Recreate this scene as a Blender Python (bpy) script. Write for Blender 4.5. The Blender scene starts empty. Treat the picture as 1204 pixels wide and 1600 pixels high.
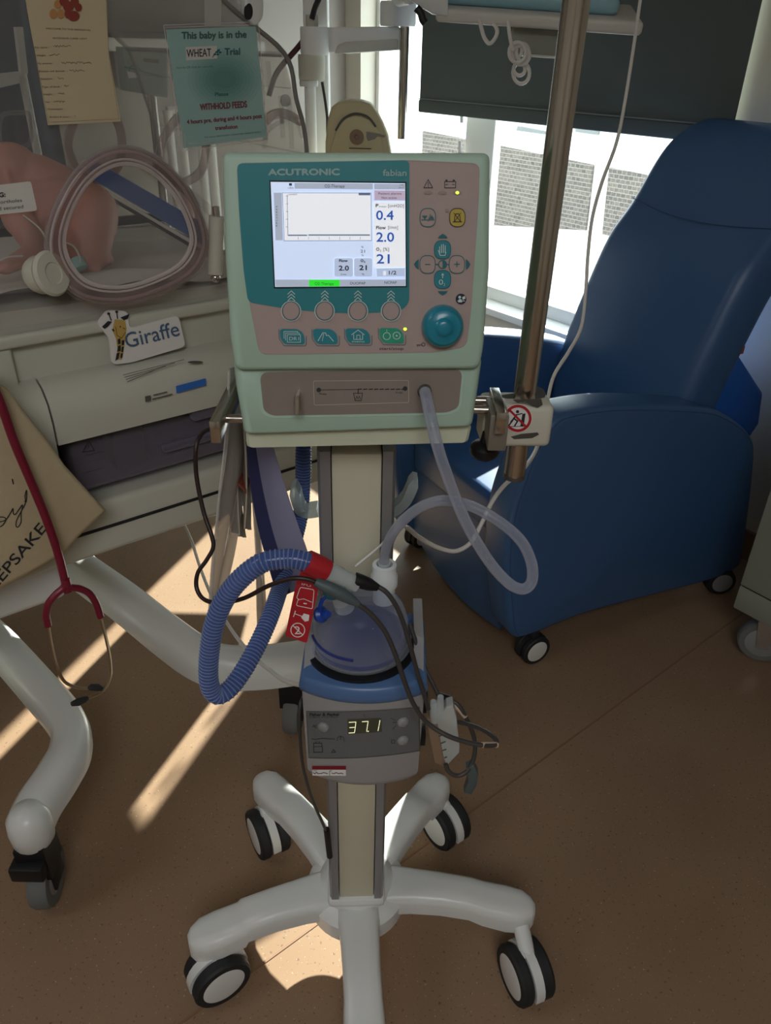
import bpy, bmesh, math, random
from mathutils import Vector as V, Matrix as M

random.seed(4)
C = bpy.context.scene.collection
R = math.radians
sc = bpy.context.scene

# ------------------------------------------------------------------ camera
FPX, PITCH, ROLL, EYE = 1203.0, R(31), R(1.3), 1.40
cF = V((0, math.cos(PITCH), -math.sin(PITCH)))
_r, _u = V((1, 0, 0)), V((0, math.sin(PITCH), math.cos(PITCH)))
cR = _r*math.cos(ROLL) + _u*math.sin(ROLL)
cU = _u*math.cos(ROLL) - _r*math.sin(ROLL)
EYEP = V((0, 0, EYE))
cam_data = bpy.data.cameras.new('camera')
cam = bpy.data.objects.new('camera', cam_data); C.objects.link(cam)
cam.matrix_world = M((( cR.x, cU.x, -cF.x, EYEP.x), (cR.y, cU.y, -cF.y, EYEP.y), (cR.z, cU.z, -cF.z, EYEP.z), (0, 0, 0, 1)))
cam_data.sensor_width = 36; cam_data.lens = FPX*36/1600
cam_data.clip_start = 0.02; cam_data.clip_end = 200
sc.camera = cam

# ------------------------------------------------------------------ world, sun, added fill lights, exposure
sc.view_settings.view_transform = 'Standard'; sc.view_settings.look = 'None'
sc.view_settings.gamma = 1.0; sc.view_settings.exposure = 0.0
sc.view_settings.use_curve_mapping = False
w = bpy.data.worlds.new('sky'); sc.world = w; w.use_nodes = True
bg = w.node_tree.nodes['Background']
bg.inputs['Color'].default_value = (0.86, 0.94, 1.0, 1); bg.inputs['Strength'].default_value = 4.5
SUN_TO = V((0.316*math.cos(R(27.2)), 0.949*math.cos(R(27.2)), math.sin(R(27.2))))
sun = bpy.data.lights.new('sun', 'SUN'); sun.energy = 26; sun.angle = R(0.6); sun.color = (1.0, 0.96, 0.90)
so = bpy.data.objects.new('sun', sun); C.objects.link(so)
so.rotation_euler = SUN_TO.to_track_quat('Z', 'Y').to_euler(); so.location = (2, 6, 4)
YAW = math.atan2(0.62, 0.785)
E1 = V((math.cos(YAW), math.sin(YAW), 0)); E2 = V((-math.sin(YAW), math.cos(YAW), 0)); UP = V((0, 0, 1))
def area(name, a, b, z, power, sx, sy, col=(0.97, 0.98, 1.0)):
    l = bpy.data.lights.new(name, 'AREA'); l.shape = 'RECTANGLE'; l.size = sx; l.size_y = sy; l.energy = power; l.color = col
    o = bpy.data.objects.new(name, l); C.objects.link(o); o.location = E1*a + E2*b + UP*z; o.rotation_euler = (0, 0, YAW)
    return o
area('fill_light', -0.9, -1.2, 2.57, 34, 1.2, 1.2)  # added soft fill from behind the camera, no real fitting
area('fill_light', -1.6, 1.4, 2.57, 9, 1.2, 0.6)  # weaker added fill, likewise no real fitting

# ------------------------------------------------------------------ looking from the camera spot: pixel -> point on a real plane
def ray(px, py): return cF + cR*((px-602)/FPX) - cU*((py-800)/FPX)
def onP(px, py, p0, n):
    d = ray(px, py); t = (p0-EYEP).dot(n)/d.dot(n); return EYEP + d*t
def onY(px, py, y): return onP(px, py, V((0, y, 0)), V((0, 1, 0)))
def onZ(px, py, z): return onP(px, py, V((0, 0, z)), UP)
def onB(px, py, b=1.18): return onP(px, py, E2*b, E2)
def onA(px, py, a=2.22): return onP(px, py, E1*a, E1)
def Ys(pts): return [onY(*p) for p in pts]

# ------------------------------------------------------------------ materials
def lin(h):
    h = h.lstrip('#'); r = []
    for i in (0, 2, 4):
        c = int(h[i:i+2], 16)/255; r.append(c/12.92 if c <= 0.04045 else ((c+0.055)/1.055)**2.4)
    return tuple(r) + (1,)
MATS = {}
def mat(name, col, rough=0.5, metal=0.0, spec=0.5, noise=0.0, nscale=40, bump=0.0, bscale=200, emit=0.0, coat=0.0, sheen=0.0):
    m = bpy.data.materials.new(name); m.use_nodes = True; nt = m.node_tree
    b = nt.nodes['Principled BSDF']; c = lin(col)
    b.inputs['Base Color'].default_value = c; b.inputs['Roughness'].default_value = rough
    b.inputs['Metallic'].default_value = metal; b.inputs['Specular IOR Level'].default_value = spec
    b.inputs['Coat Weight'].default_value = coat; b.inputs['Sheen Weight'].default_value = sheen
    if emit:
        b.inputs['Emission Color'].default_value = c; b.inputs['Emission Strength'].default_value = emit
    tc = nt.nodes.new('ShaderNodeTexCoord')
    if noise:
        n = nt.nodes.new('ShaderNodeTexNoise'); n.inputs['Scale'].default_value = nscale; n.inputs['Detail'].default_value = 4
        nt.links.new(tc.outputs['Object'], n.inputs['Vector'])
        r = nt.nodes.new('ShaderNodeMix'); r.data_type = 'RGBA'
        r.inputs['A'].default_value = tuple(x*(1-noise) for x in c[:3]) + (1,)
        r.inputs['B'].default_value = tuple(min(1, x*(1+noise)) for x in c[:3]) + (1,)
        nt.links.new(n.outputs['Fac'], r.inputs['Factor']); nt.links.new(r.outputs['Result'], b.inputs['Base Color'])
    if bump:
        n = nt.nodes.new('ShaderNodeTexNoise'); n.inputs['Scale'].default_value = bscale; n.inputs['Detail'].default_value = 3
        nt.links.new(tc.outputs['Object'], n.inputs['Vector'])
        bp = nt.nodes.new('ShaderNodeBump'); bp.inputs['Strength'].default_value = bump; bp.inputs['Distance'].default_value = 0.002
        nt.links.new(n.outputs['Fac'], bp.inputs['Height']); nt.links.new(bp.outputs['Normal'], b.inputs['Normal'])
    MATS[name] = m
    return m
def clear(name, tint, lo=0.08, hi=0.6, rough=0.08, body='#ffffff', blend=0.35, bodyrough=0.15):
    """thin clear plastic: mostly see-through face on, denser and shinier at grazing angles"""
    m = bpy.data.materials.new(name); m.use_nodes = True; nt = m.node_tree
    for n in list(nt.nodes): nt.nodes.remove(n)
    out = nt.nodes.new('ShaderNodeOutputMaterial'); tr = nt.nodes.new('ShaderNodeBsdfTransparent'); tr.inputs['Color'].default_value = lin(tint)
    pb = nt.nodes.new('ShaderNodeBsdfPrincipled'); pb.inputs['Base Color'].default_value = lin(body); pb.inputs['Roughness'].default_value = bodyrough
    lw = nt.nodes.new('ShaderNodeLayerWeight'); lw.inputs['Blend'].default_value = blend
    mr = nt.nodes.new('ShaderNodeMapRange'); mr.inputs['To Min'].default_value = lo; mr.inputs['To Max'].default_value = hi
    mx = nt.nodes.new('ShaderNodeMixShader')
    nt.links.new(lw.outputs['Facing'], mr.inputs['Value']); nt.links.new(mr.outputs['Result'], mx.inputs['Fac'])
    nt.links.new(tr.outputs[0], mx.inputs[1]); nt.links.new(pb.outputs[0], mx.inputs[2]); nt.links.new(mx.outputs[0], out.inputs['Surface'])
    MATS[name] = m
    return m

# ------------------------------------------------------------------ mesh building (all in world coordinates, written into the parent's frame)
INV = {}
def T(origin, x=(1, 0, 0), y=(0, 1, 0), z=(0, 0, 1)):
    x, y, z = V(x), V(y), V(z)
    return M(((x.x, y.x, z.x, origin[0]), (x.y, y.y, z.y, origin[1]), (x.z, y.z, z.z, origin[2]), (0, 0, 0, 1)))
ID = M.Identity(4)
ROOM = T((0, 0, 0), E1, E2, UP)
def cr(pts, n=8, closed=False):
    """Catmull-Rom through the points"""
    P = [V(p) for p in pts]; out = []
    if len(P) < 3: return P
    m = len(P); segs = m if closed else m-1
    for i in range(segs):
        if closed: a, b, c, d = P[(i-1) % m], P[i], P[(i+1) % m], P[(i+2) % m]
        else:
            b, c = P[i], P[i+1]
            a = P[i-1] if i > 0 else b*2-c
            d = P[i+2] if i+2 < m else c*2-b
        for k in range(n):
            t = k/n
            out.append(0.5*((2*b) + (c-a)*t + (2*a-5*b+4*c-d)*t*t + (3*b-a-3*c+d)*t**3))
    if not closed: out.append(P[-1])
    return out
def rrect(x0, y0, x1, y1, r, n=4):
    out = []
    for cx, cy, a0 in ((x1-r, y1-r, 0), (x0+r, y1-r, 90), (x0+r, y0+r, 180), (x1-r, y0+r, 270)):
        for k in range(n+1):
            a = R(a0+90*k/n); out.append((cx+r*math.cos(a), cy+r*math.sin(a)))
    return out
def circ(cx, cy, rx, ry=None, n=24, a0=0, a1=360):
    ry = rx if ry is None else ry
    k = n if a1-a0 >= 360 else n+1
    return [(cx+rx*math.cos(R(a0+(a1-a0)*i/n)), cy+ry*math.sin(R(a0+(a1-a0)*i/n))) for i in range(k)]
TXT = {}
def glyphs(s):
    if s not in TXT:
        cu = bpy.data.curves.new('t', 'FONT'); cu.body = s; cu.resolution_u = 3
        ob = bpy.data.objects.new('t', cu); me = ob.to_mesh()
        vs = [(v.co.x, v.co.y) for v in me.vertices]; fs = [tuple(p.vertices) for p in me.polygons]
        ob.to_mesh_clear(); bpy.data.objects.remove(ob); bpy.data.curves.remove(cu)
        TXT[s] = (vs, fs)
    return TXT[s]
class MB:
    def __init__(s): s.v = []; s.f = []; s.m = []; s.k = 0
    def mat(s, k): s.k = k; return s
    def add(s, vs, fs, fr=None):
        o = len(s.v); s.v += [(fr @ V(p)) if fr else V(p) for p in vs]
        s.f += [tuple(i+o for i in f) for f in fs]; s.m += [s.k]*len(fs)
        return s
    def box(s, c, d, fr=None, bev=0.0, seg=2):
        bm = bmesh.new(); bmesh.ops.create_cube(bm, size=1)
        for v in bm.verts: v.co = V((c[0]+v.co.x*d[0], c[1]+v.co.y*d[1], c[2]+v.co.z*d[2]))
        if bev: bmesh.ops.bevel(bm, geom=list(bm.edges), offset=bev, segments=seg, profile=0.5, affect='EDGES')
        bm.verts.index_update(); s.add([v.co.copy() for v in bm.verts], [[v.index for v in f.verts] for f in bm.faces], fr); bm.free()
        return s
    def rings(s, rings, fr=None, cap0=True, cap1=True, closed=False):
        n = len(rings[0]); vs = [p for r in rings for p in r]; fs = []
        k = len(rings)
        for i in range(k if closed else k-1):
            a, b = i*n, ((i+1) % k)*n
            for j in range(n): fs.append((a+j, a+(j+1) % n, b+(j+1) % n, b+j))
        if not closed:
            if cap0: fs.append(tuple(range(n))[::-1])
            if cap1: fs.append(tuple((k-1)*n+j for j in range(n)))
        return s.add(vs, fs, fr)
    def tube(s, pts, r, n=10, closed=False, fr=None, cap=True, sy=1.0):
        P = [V(p) for p in pts]; m = len(P); rr = r if isinstance(r, (list, tuple)) else [r]*m
        rings = []; up = None
        for i in range(m):
            a = P[(i-1) % m] if (closed or i) else P[i]; b = P[(i+1) % m] if (closed or i < m-1) else P[i]
            t = (b-a).normalized()
            if up is None:
                up = UP.copy() if abs(t.z) < 0.9 else V((0, 1, 0))
            up = up - t*up.dot(t)
            up = up.normalized() if up.length > 1e-6 else t.orthogonal().normalized()
            w_ = t.cross(up)
            rings.append([P[i] + (up*math.cos(2*math.pi*j/n)*sy + w_*math.sin(2*math.pi*j/n))*rr[i] for j in range(n)])
        return s.rings(rings, fr, cap, cap, closed)
    def lathe(s, prof, fr=None, n=32, cap=True):
        rings = [[(max(r, 1e-5)*math.cos(2*math.pi*j/n), max(r, 1e-5)*math.sin(2*math.pi*j/n), z) for j in range(n)] for r, z in prof]
        return s.rings(rings, fr, cap, cap)
    def ball(s, c, r, fr=None, n=16):
        r = (r, r, r) if not isinstance(r, (list, tuple)) else r
        k = n//2; rings = []
        for i in range(k+1):
            a = -math.pi/2 + math.pi*i/k
            rings.append([(c[0]+r[0]*max(math.cos(a), 1e-4)*math.cos(2*math.pi*j/n), c[1]+r[1]*max(math.cos(a), 1e-4)*math.sin(2*math.pi*j/n), c[2]+r[2]*math.sin(a)) for j in range(n)])
        return s.rings(rings, fr)
    def prism(s, pts, ext, fr=None, inset=0.0):
        """outline extruded along ext; inset > 0 rounds both rims"""
        P = [V(p) for p in pts]; e = V(ext)
        if not inset: return s.rings([P, [p+e for p in P]], fr)
        c = sum(P, V((0, 0, 0)))/len(P); L = e.length; d = e/L
        def sh(q): return [p - (p-c).normalized()*q for p in P]
        def q(k): a = math.pi/2*k/3; return inset*(1-math.sin(a)), inset*(1-math.cos(a))
        R1 = [[p + d*q(k)[1] for p in sh(q(k)[0])] for k in range(4)]
        R2 = [[p + d*(L-q(k)[1]) for p in sh(q(k)[0])] for k in range(3, -1, -1)]
        return s.rings(R1+R2, fr)
    def poly(s, pts, fr=None): return s.add(pts, [tuple(range(len(pts)))], fr)
    def grid(s, fn, nu, nv):
        vs = [fn(i/nu, j/nv) for j in range(nv+1) for i in range(nu+1)]
        fs = [(j*(nu+1)+i, j*(nu+1)+i+1, (j+1)*(nu+1)+i+1, (j+1)*(nu+1)+i) for j in range(nv) for i in range(nu)]
        return s.add(vs, fs)
    def build(s, name, mats, parent=None, smooth=35, props=None, keepn=False):
        mats = mats if isinstance(mats, (list, tuple)) else [mats]
        inv = INV[parent.name] if parent else None
        if inv is None:
            xs = [p.x for p in s.v]; ys = [p.y for p in s.v]; zs = [p.z for p in s.v]
            loc = V(((min(xs)+max(xs))/2, (min(ys)+max(ys))/2, min(zs))); inv = M.Translation(-loc)
        me = bpy.data.meshes.new(name); me.from_pydata([tuple(inv @ p) for p in s.v], [], s.f)
        for mm in mats: me.materials.append(MATS[mm] if isinstance(mm, str) else mm)
        me.polygons.foreach_set('material_index', s.m)
        if not keepn:
            bm = bmesh.new(); bm.from_mesh(me); bmesh.ops.recalc_face_normals(bm, faces=list(bm.faces)); bm.to_mesh(me); bm.free()
        me.polygons.foreach_set('use_smooth', [True]*len(me.polygons)); me.set_sharp_from_angle(angle=R(smooth)); me.update()
        o = bpy.data.objects.new(name, me); C.objects.link(o)
        if parent: o.parent = parent; INV[o.name] = INV[parent.name]
        else: o.location = loc; INV[o.name] = inv
        if props: tag(o, *props)
        return o
def tag(o, label, cat, group=None, kind=None):
    if label: o['label'] = label
    if cat: o['category'] = cat
    if group: o['group'] = group
    if kind: o['kind'] = kind
    return o
def thing(name, loc, label, cat, group=None, yaw=0.0):
    o = bpy.data.objects.new(name, None); C.objects.link(o); o.location = loc; o.rotation_euler = (0, 0, yaw); o.empty_display_size = 0.05
    INV[o.name] = (M.Translation(V(loc)) @ M.Rotation(yaw, 4, 'Z')).inverted()
    return tag(o, label, cat, group)
def structure(o): o['kind'] = 'structure'; return o
class Dec(MB):
    """flat print laid on a surface: hit(px,py) gives the point and the outward normal there"""
    def __init__(s, hit, h=0.0004, zoom=None): super().__init__(); s.hit = hit; s.h = h; s.e = 0; s.z = zoom or (lambda x, y: (x, y))
    def pt(s, x, y):
        p, n = s.hit(*s.z(x, y)); return p + n*(s.h + (s.e % 40)*5e-6)
    def P(s, pts, h=None):
        if h is not None: s.h = h
        s.e += 1
        return s.add([s.pt(*p) for p in pts], [tuple(range(len(pts)))])
    def L(s, pts, w, h=None, closed=False):
        if h is not None: s.h = h
        pts = list(pts) + ([pts[0]] if closed else [])
        for (x0, y0), (x1, y1) in zip(pts[:-1], pts[1:]):
            l = math.hypot(x1-x0, y1-y0); s.e += 1
            if l < 1e-6: continue
            dx, dy = (x1-x0)/l*w/2, (y1-y0)/l*w/2
            s.add([s.pt(x0-dx*.6-dy, y0-dy*.6+dx), s.pt(x1+dx*.6-dy, y1+dy*.6+dx), s.pt(x1+dx*.6+dy, y1+dy*.6-dx), s.pt(x0-dx*.6+dy, y0-dy*.6-dx)], [(0, 1, 2, 3)])
        return s
    def ring(s, c, r, w, h=None, n=28, ry=None): return s.L(circ(c[0], c[1], r, ry, n), w, h, True)
    def text(s, t, x0, y0, x1, hgt, y1=None, shear=0.0, bold=0.0, h=None):
        """baseline from (x0,y0) to (x1,y1), cap height hgt, all in the zoom's pixels"""
        if h is not None: s.h = h
        y1 = y0 if y1 is None else y1
        vs, fs = glyphs(t); xa = min(p[0] for p in vs); xb = max(p[0] for p in vs)
        q = hgt/0.70; L_ = math.hypot(x1-x0, y1-y0); ux, uy = (x1-x0)/L_, (y1-y0)/L_; nx, ny = uy, -ux
        offs = [(0, 0)] if not bold else [(0, 0), (bold, 0), (-bold, 0), (0, bold), (0, -bold)]
        for ox, oy in offs:
            P = []; s.e += 1
            for gx, gy in vs:
                a = (gx-xa)/(xb-xa)*L_ + shear*gy*q; b = gy*q
                P.append(s.pt(x0+ux*a+nx*b+ox, y0+uy*a+ny*b+oy))
            s.add(P, fs)
        return s
def plane_hit(p0, n): return lambda px, py: (onP(px, py, p0, n), n)
def zm(x0, y0, k): return lambda x, y: (x0+x*k, y0+y*k)
# ------------------------------------------------------------------ the materials of the place
def brick_mat():
    m = bpy.data.materials.new('brick'); m.use_nodes = True; nt = m.node_tree; b = nt.nodes['Principled BSDF']
    tc = nt.nodes.new('ShaderNodeTexCoord'); mp = nt.nodes.new('ShaderNodeMapping'); mp.inputs['Rotation'].default_value = (0, R(90), R(90)-YAW*0)
    sep = nt.nodes.new('ShaderNodeSeparateXYZ'); cmb = nt.nodes.new('ShaderNodeCombineXYZ'); ad = nt.nodes.new('ShaderNodeMath'); ad.operation = 'SUBTRACT'
    nt.links.new(tc.outputs['Object'], sep.inputs[0]); nt.links.new(sep.outputs['Y'], ad.inputs[0]); nt.links.new(sep.outputs['X'], ad.inputs[1])
    nt.links.new(ad.outputs[0], cmb.inputs['X']); nt.links.new(sep.outputs['Z'], cmb.inputs['Y'])
    br = nt.nodes.new('ShaderNodeTexBrick'); br.inputs['Scale'].default_value = 3.2; br.inputs['Color1'].default_value = lin('#655c55'); br.inputs['Color2'].default_value = lin('#4a4440'); br.inputs['Mortar'].default_value = lin('#8d8780'); br.inputs['Mortar Size'].default_value = 0.02
    nt.links.new(cmb.outputs[0], br.inputs['Vector']); nt.links.new(br.outputs['Color'], b.inputs['Base Color']); b.inputs['Roughness'].default_value = 0.9
    nt.nodes.remove(mp); MATS['brick'] = m
mat('wallpaint', '#cfc9ba', 0.85); mat('whitepaint', '#f0f0ec', 0.5); mat('ceilpaint', '#d8d5cd', 0.9)
mat('whiteplastic', '#dcdedb', 0.33, noise=0.02, nscale=8); mat('creamplastic', '#cfcab2', 0.45); mat('incwhite', '#c9c8ba', 0.42)
mat('mint', '#adc9b7', 0.42, bump=0.04, bscale=900); mat('plinth', '#c7cbb2', 0.5)
mat('membrane', '#aa9791', 0.5); mat('teal', '#1c7f88', 0.45); mat('tealkey', '#1f8290', 0.4); mat('tealdark', '#14616a', 0.45)
mat('knobteal', '#167f96', 0.28, coat=0.2); mat('yellowkey', '#b9a33c', 0.45); mat('greenkey', '#219a7c', 0.45); mat('greyprint', '#8fb3b0', 0.5)
mat('ink', '#25282b', 0.6); mat('paleink', '#c9dcd6', 0.6); mat('brushed', '#8f857c', 0.42, 0.35, noise=0.06, nscale=30)
mat('navyink', '#181733', 0.6); mat('tealink', '#1b6570', 0.6)
mat('steel', '#c4beb6', 0.19, 1.0); mat('chrome', '#d4d0ca', 0.12, 1.0); mat('alu', '#a3a4a7', 0.42, 0.65); mat('darkalu', '#6c675f', 0.4, 0.6)
mat('black', '#101113', 0.5); mat('rubber', '#1d1f21', 0.65); mat('greyrubber', '#6a6c6a', 0.7)
mat('greybody', '#9b9a9a', 0.5, bump=0.03, bscale=900); mat('greypanel', '#676b6c', 0.5); mat('blueguard', '#4f6f9c', 0.35)
mat('greybutton', '#8b8d8c', 0.45); mat('lcdoff', '#4a4b3c', 0.3)
mat('scrbg', '#c9d9f5', 0.4, emit=0.62); mat('scrwhite', '#e4e8ee', 0.4, emit=0.62); mat('scrgrey', '#a6b0c2', 0.4, emit=0.55)
mat('scrmid', '#b4c3de', 0.4, emit=0.55); mat('scrblue', '#1d4f9e', 0.4, emit=0.6); mat('scrink', '#252c3c', 0.4, emit=0.3)
mat('scrgreen', '#25d428', 0.4, emit=0.75); mat('scrdark', '#5a6a86', 0.4, emit=0.45); mat('scrpink', '#b9a9bf', 0.4, emit=0.55); mat('scrframe', '#0a0c10', 0.3)
mat('scrwarm', '#ddd9c6', 0.4, emit=0.6)
mat('ledgreen', '#b9ff2c', 0.3, emit=4.0); mat('ledoff', '#9c8781', 0.4); mat('segment', '#f3efc2', 0.4, emit=0.9)
mat('navyvinyl', '#3a5f8c', 0.38, bump=0.05, bscale=500); mat('navydark', '#24406c', 0.42); mat('brightblue', '#2460b8', 0.5); mat('seam', '#2c4a70', 0.5)
mat('blind', '#525957', 0.85, bump=0.1, bscale=900); mat('blindlight', '#777b77', 0.7)
mat('red', '#b3202c', 0.45); mat('deepred', '#7d1526', 0.5); mat('whiteprint', '#e9e6e2', 0.5); mat('burgundy', '#7a1730', 0.32)
mat('earmetal', '#b6a48c', 0.28, 1.0); mat('eartip', '#26292b', 0.5)
mat('canvas', '#c9b997', 0.9, noise=0.06, nscale=60, bump=0.35, bscale=900); mat('creamcard', '#cdbe9d', 0.75, noise=0.03, nscale=6); mat('cardink', '#4b3f31', 0.8)
mat('tealcard', '#a5d0cf', 0.5); mat('tealcard2', '#8fc2c0', 0.5); mat('tealcard3', '#74b0ab', 0.5); mat('tealcard4', '#58a098', 0.5)
for k_ in range(8):
    mat('tealgrad%d' % k_, '#%02x%02x%02x' % tuple(int(a+(b-a)*(k_+1)/8) for a, b in zip((165, 208, 207), (80, 152, 144))), 0.5)
mat('tealtext', '#0f5f5f', 0.6); mat('darkredtext', '#7d1e3c', 0.6); mat('whitecard', '#dfddd6', 0.6)
mat('bean', '#8d3b30', 0.6, noise=0.2, nscale=30); mat('beanlight', '#c08a55', 0.6, noise=0.15, nscale=30)
mat('violetcard', '#8f8ea8', 0.55); mat('bluecardedge', '#3a3d68', 0.5); mat('paper', '#c4b9a8', 0.8); mat('orangepaper', '#8a4636', 0.7)
mat('skin', '#cf968a', 0.55, noise=0.12, nscale=30, bump=0.08, bscale=150); mat('sheet', '#d6d2ca', 0.9, noise=0.02, nscale=10, bump=0.25, bscale=25)
mat('bluestrip', '#4a72b8', 0.4); mat('greengrey', '#8fa596', 0.5); mat('greenline', '#33805e', 0.5)
mat('giraffeyellow', '#c8a75a', 0.5); mat('giraffetext', '#4c6a86', 0.5); mat('bluelabel', '#2d6cc0', 0.5); mat('printgrey', '#55534c', 0.7)
mat('clampwhite', '#cdcabb', 0.5); mat('wornmetal', '#5c5c58', 0.5, 0.5); mat('clampgrey', '#8d877c', 0.45, 0.4)
mat('collar', '#dfe6e6', 0.35); mat('cavity', '#3b3638', 0.6); mat('bluecap', '#1c43a0', 0.35); mat('tealcap', '#256a80', 0.4); mat('waterline', '#28327e', 0.4)
mat('greycable', '#3f3c3a', 0.45); mat('browncable', '#2a1a18', 0.45); mat('whitecable', '#dedcd6', 0.45); mat('beigetip', '#c9ad98', 0.5); mat('sockgrey', '#4d5a5c', 0.5)
mat('boxgrey', '#b2b5b2', 0.5); mat('boxbrownlit', '#8b745f', 0.5)
mat('keyboard', '#8fb9c6', 0.5); mat('keycap', '#4a6874', 0.6); mat('tray', '#d2d0c8', 0.5)
mat('cartgrey', '#8d9084', 0.6); mat('beige', '#c9bc92', 0.5); mat('beigeyellow', '#cabd90', 0.5); mat('brownbutton', '#8d7058', 0.5)
brick_mat(); mat('facade', '#e9e7e2', 0.8); mat('ground', '#e6e3dc', 0.9)
mat('darkcloth', '#1f3a52', 0.9); mat('headwall', '#a8a198', 0.85); mat('hoodseal', '#7c7a76', 0.5); mat('brownpanel', '#6e655f', 0.7); mat('darkredcable', '#4a1820', 0.5)
clear('canopy', '#f4f3f1', 0.05, 0.5, blend=0.25); clear('clearhose', '#dcdfe4', 0.22, 0.85, body='#c9cede', blend=0.45)
clear('dome', '#e3e8f2', 0.07, 0.62, body='#e8eef8', blend=0.3, bodyrough=0.05); clear('porthole', '#dccdcb', 0.10, 0.62, body='#f2e6e4', blend=0.32, bodyrough=0.05); clear('portrim', '#f0e8e6', 0.35, 0.9, body='#fbf4f2', blend=0.4, bodyrough=0.05)
clear('drawerclear', '#b3a8bc', 0.16, 0.6, body='#cbc3d2', blend=0.3, bodyrough=0.06); clear('sleeve', '#e8e5e0', 0.28, 0.85, body='#efebe6', blend=0.4, bodyrough=0.1)
clear('bluehose', '#7088c4', 0.5, 0.92, body='#5a74b8', blend=0.45); clear('paleribs', '#aebfe0', 0.35, 0.85, body='#a9bce2', blend=0.4)
clear('bluewater', '#c3cdea', 0.10, 0.5, body='#7886c4', blend=0.4); clear('pane', '#f6faf8', 0.03, 0.35, blend=0.15); clear('frost', '#e6eaea', 0.5, 0.9, body='#d8e0e0', blend=0.4)
clear('tape', '#eeeeea', 0.45, 0.8, body='#dcdcd6', blend=0.3); clear('cradle', '#d5e0e0', 0.5, 0.95, body='#c8d6d6', blend=0.4)
def floor_mat():
    m = bpy.data.materials.new('vinyl'); m.use_nodes = True; nt = m.node_tree; b = nt.nodes['Principled BSDF']
    tc = nt.nodes.new('ShaderNodeTexCoord')
    def noise(sc_, det=2):
        n = nt.nodes.new('ShaderNodeTexNoise'); n.inputs['Scale'].default_value = sc_; n.inputs['Detail'].default_value = det
        nt.links.new(tc.outputs['Object'], n.inputs['Vector']); return n
    def ramp(n, stops):
        r = nt.nodes.new('ShaderNodeValToRGB'); e = r.color_ramp.elements
        e[0].position, e[0].color = stops[0]; e[1].position, e[1].color = stops[1]
        nt.links.new(n.outputs['Fac'], r.inputs['Fac']); return r
    base = ramp(noise(3.5), ((0.3, lin('#8a7058')), (0.7, lin('#957b62'))))
    spk = ramp(noise(160, 1), ((0.66, (0, 0, 0, 1)), (0.73, (1, 1, 1, 1))))
    spk2 = ramp(noise(210, 1), ((0.70, (0, 0, 0, 1)), (0.76, (1, 1, 1, 1))))
    m1 = nt.nodes.new('ShaderNodeMix'); m1.data_type = 'RGBA'; m1.inputs['B'].default_value = lin('#6f5a49')
    m2 = nt.nodes.new('ShaderNodeMix'); m2.data_type = 'RGBA'; m2.inputs['B'].default_value = lin('#b5a08c')
    nt.links.new(base.outputs['Color'], m1.inputs['A']); nt.links.new(spk.outputs['Color'], m1.inputs['Factor'])
    nt.links.new(m1.outputs['Result'], m2.inputs['A']); nt.links.new(spk2.outputs['Color'], m2.inputs['Factor'])
    nt.links.new(m2.outputs['Result'], b.inputs['Base Color']); b.inputs['Roughness'].default_value = 0.42; b.inputs['Specular IOR Level'].default_value = 0.35
    MATS['vinyl'] = m
floor_mat()

# ------------------------------------------------------------------ the room (its own axes: a towards the window wall, b along it)
def slab(a0, a1, b0, b1, z0, z1): return MB().box(((a0+a1)/2, (b0+b1)/2, (z0+z1)/2), (a1-a0, b1-b0, z1-z0), ROOM)
A0, A1, B0, B1, ZC = -3.2, 2.22, -3.4, 3.16, 2.62
WB0, WB1, WZ0, WZ1 = 1.295, 3.05, 0.52, 1.74
structure(slab(A0, A1+0.16, B0, B1, -0.1, 0).build('floor', 'vinyl'))
structure(slab(A0-0.1, A1+0.16, B0-0.1, B1+0.1, ZC, ZC+0.1).build('ceiling', 'ceilpaint'))
wl = slab(A1, A1+0.16, B0, WB0, 0, ZC); wl.box((A1+0.08, (WB1+B1)/2, ZC/2), (0.16, B1-WB1, ZC), ROOM)
wl.box((A1+0.08, (WB0+WB1)/2, WZ0/2), (0.16, WB1-WB0, WZ0), ROOM); wl.box((A1+0.08, (WB0+WB1)/2, (WZ1+ZC)/2), (0.16, WB1-WB0, ZC-WZ1), ROOM)
structure(wl.build('wall_window', 'wallpaint'))
structure(slab(A0, A1, B1, B1+0.1, 0, ZC).build('wall_head', 'headwall'))
structure(slab(A0-0.1, A0, B0, B1, 0, ZC).build('wall_far', 'wallpaint'))
structure(slab(A0, A1, B0-0.1, B0, 0, ZC).build('wall_near', 'wallpaint'))
sk = MB().box((A1-0.006, (B0+B1)/2, 0.05), (0.012, B1-B0, 0.1), ROOM); structure(sk.build('baseboard_window', 'vinyl'))
sk = MB().box(((A0+A1)/2, B1-0.006, 0.05), (A1-A0, 0.012, 0.1), ROOM); structure(sk.build('baseboard_head', 'vinyl'))
s0, s1 = onZ(1130, 980, 0.0003), onZ(500, 1440, 0.0003); sd = (s1-s0).normalized(); sn = V((-sd.y, sd.x, 0))*0.0022
s0 = s0-sd*0.2; s1 = s1+sd*2.2
mb = MB(); mb.rings([[s0-sn, s0+sn, s0+sn+UP*0.0008, s0-sn+UP*0.0008], [s1-sn, s1+sn, s1+sn+UP*0.0008, s1-sn+UP*0.0008]])
mat('weld', '#86664d', 0.5); structure(mb.build('trim_1', 'weld'))
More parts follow.
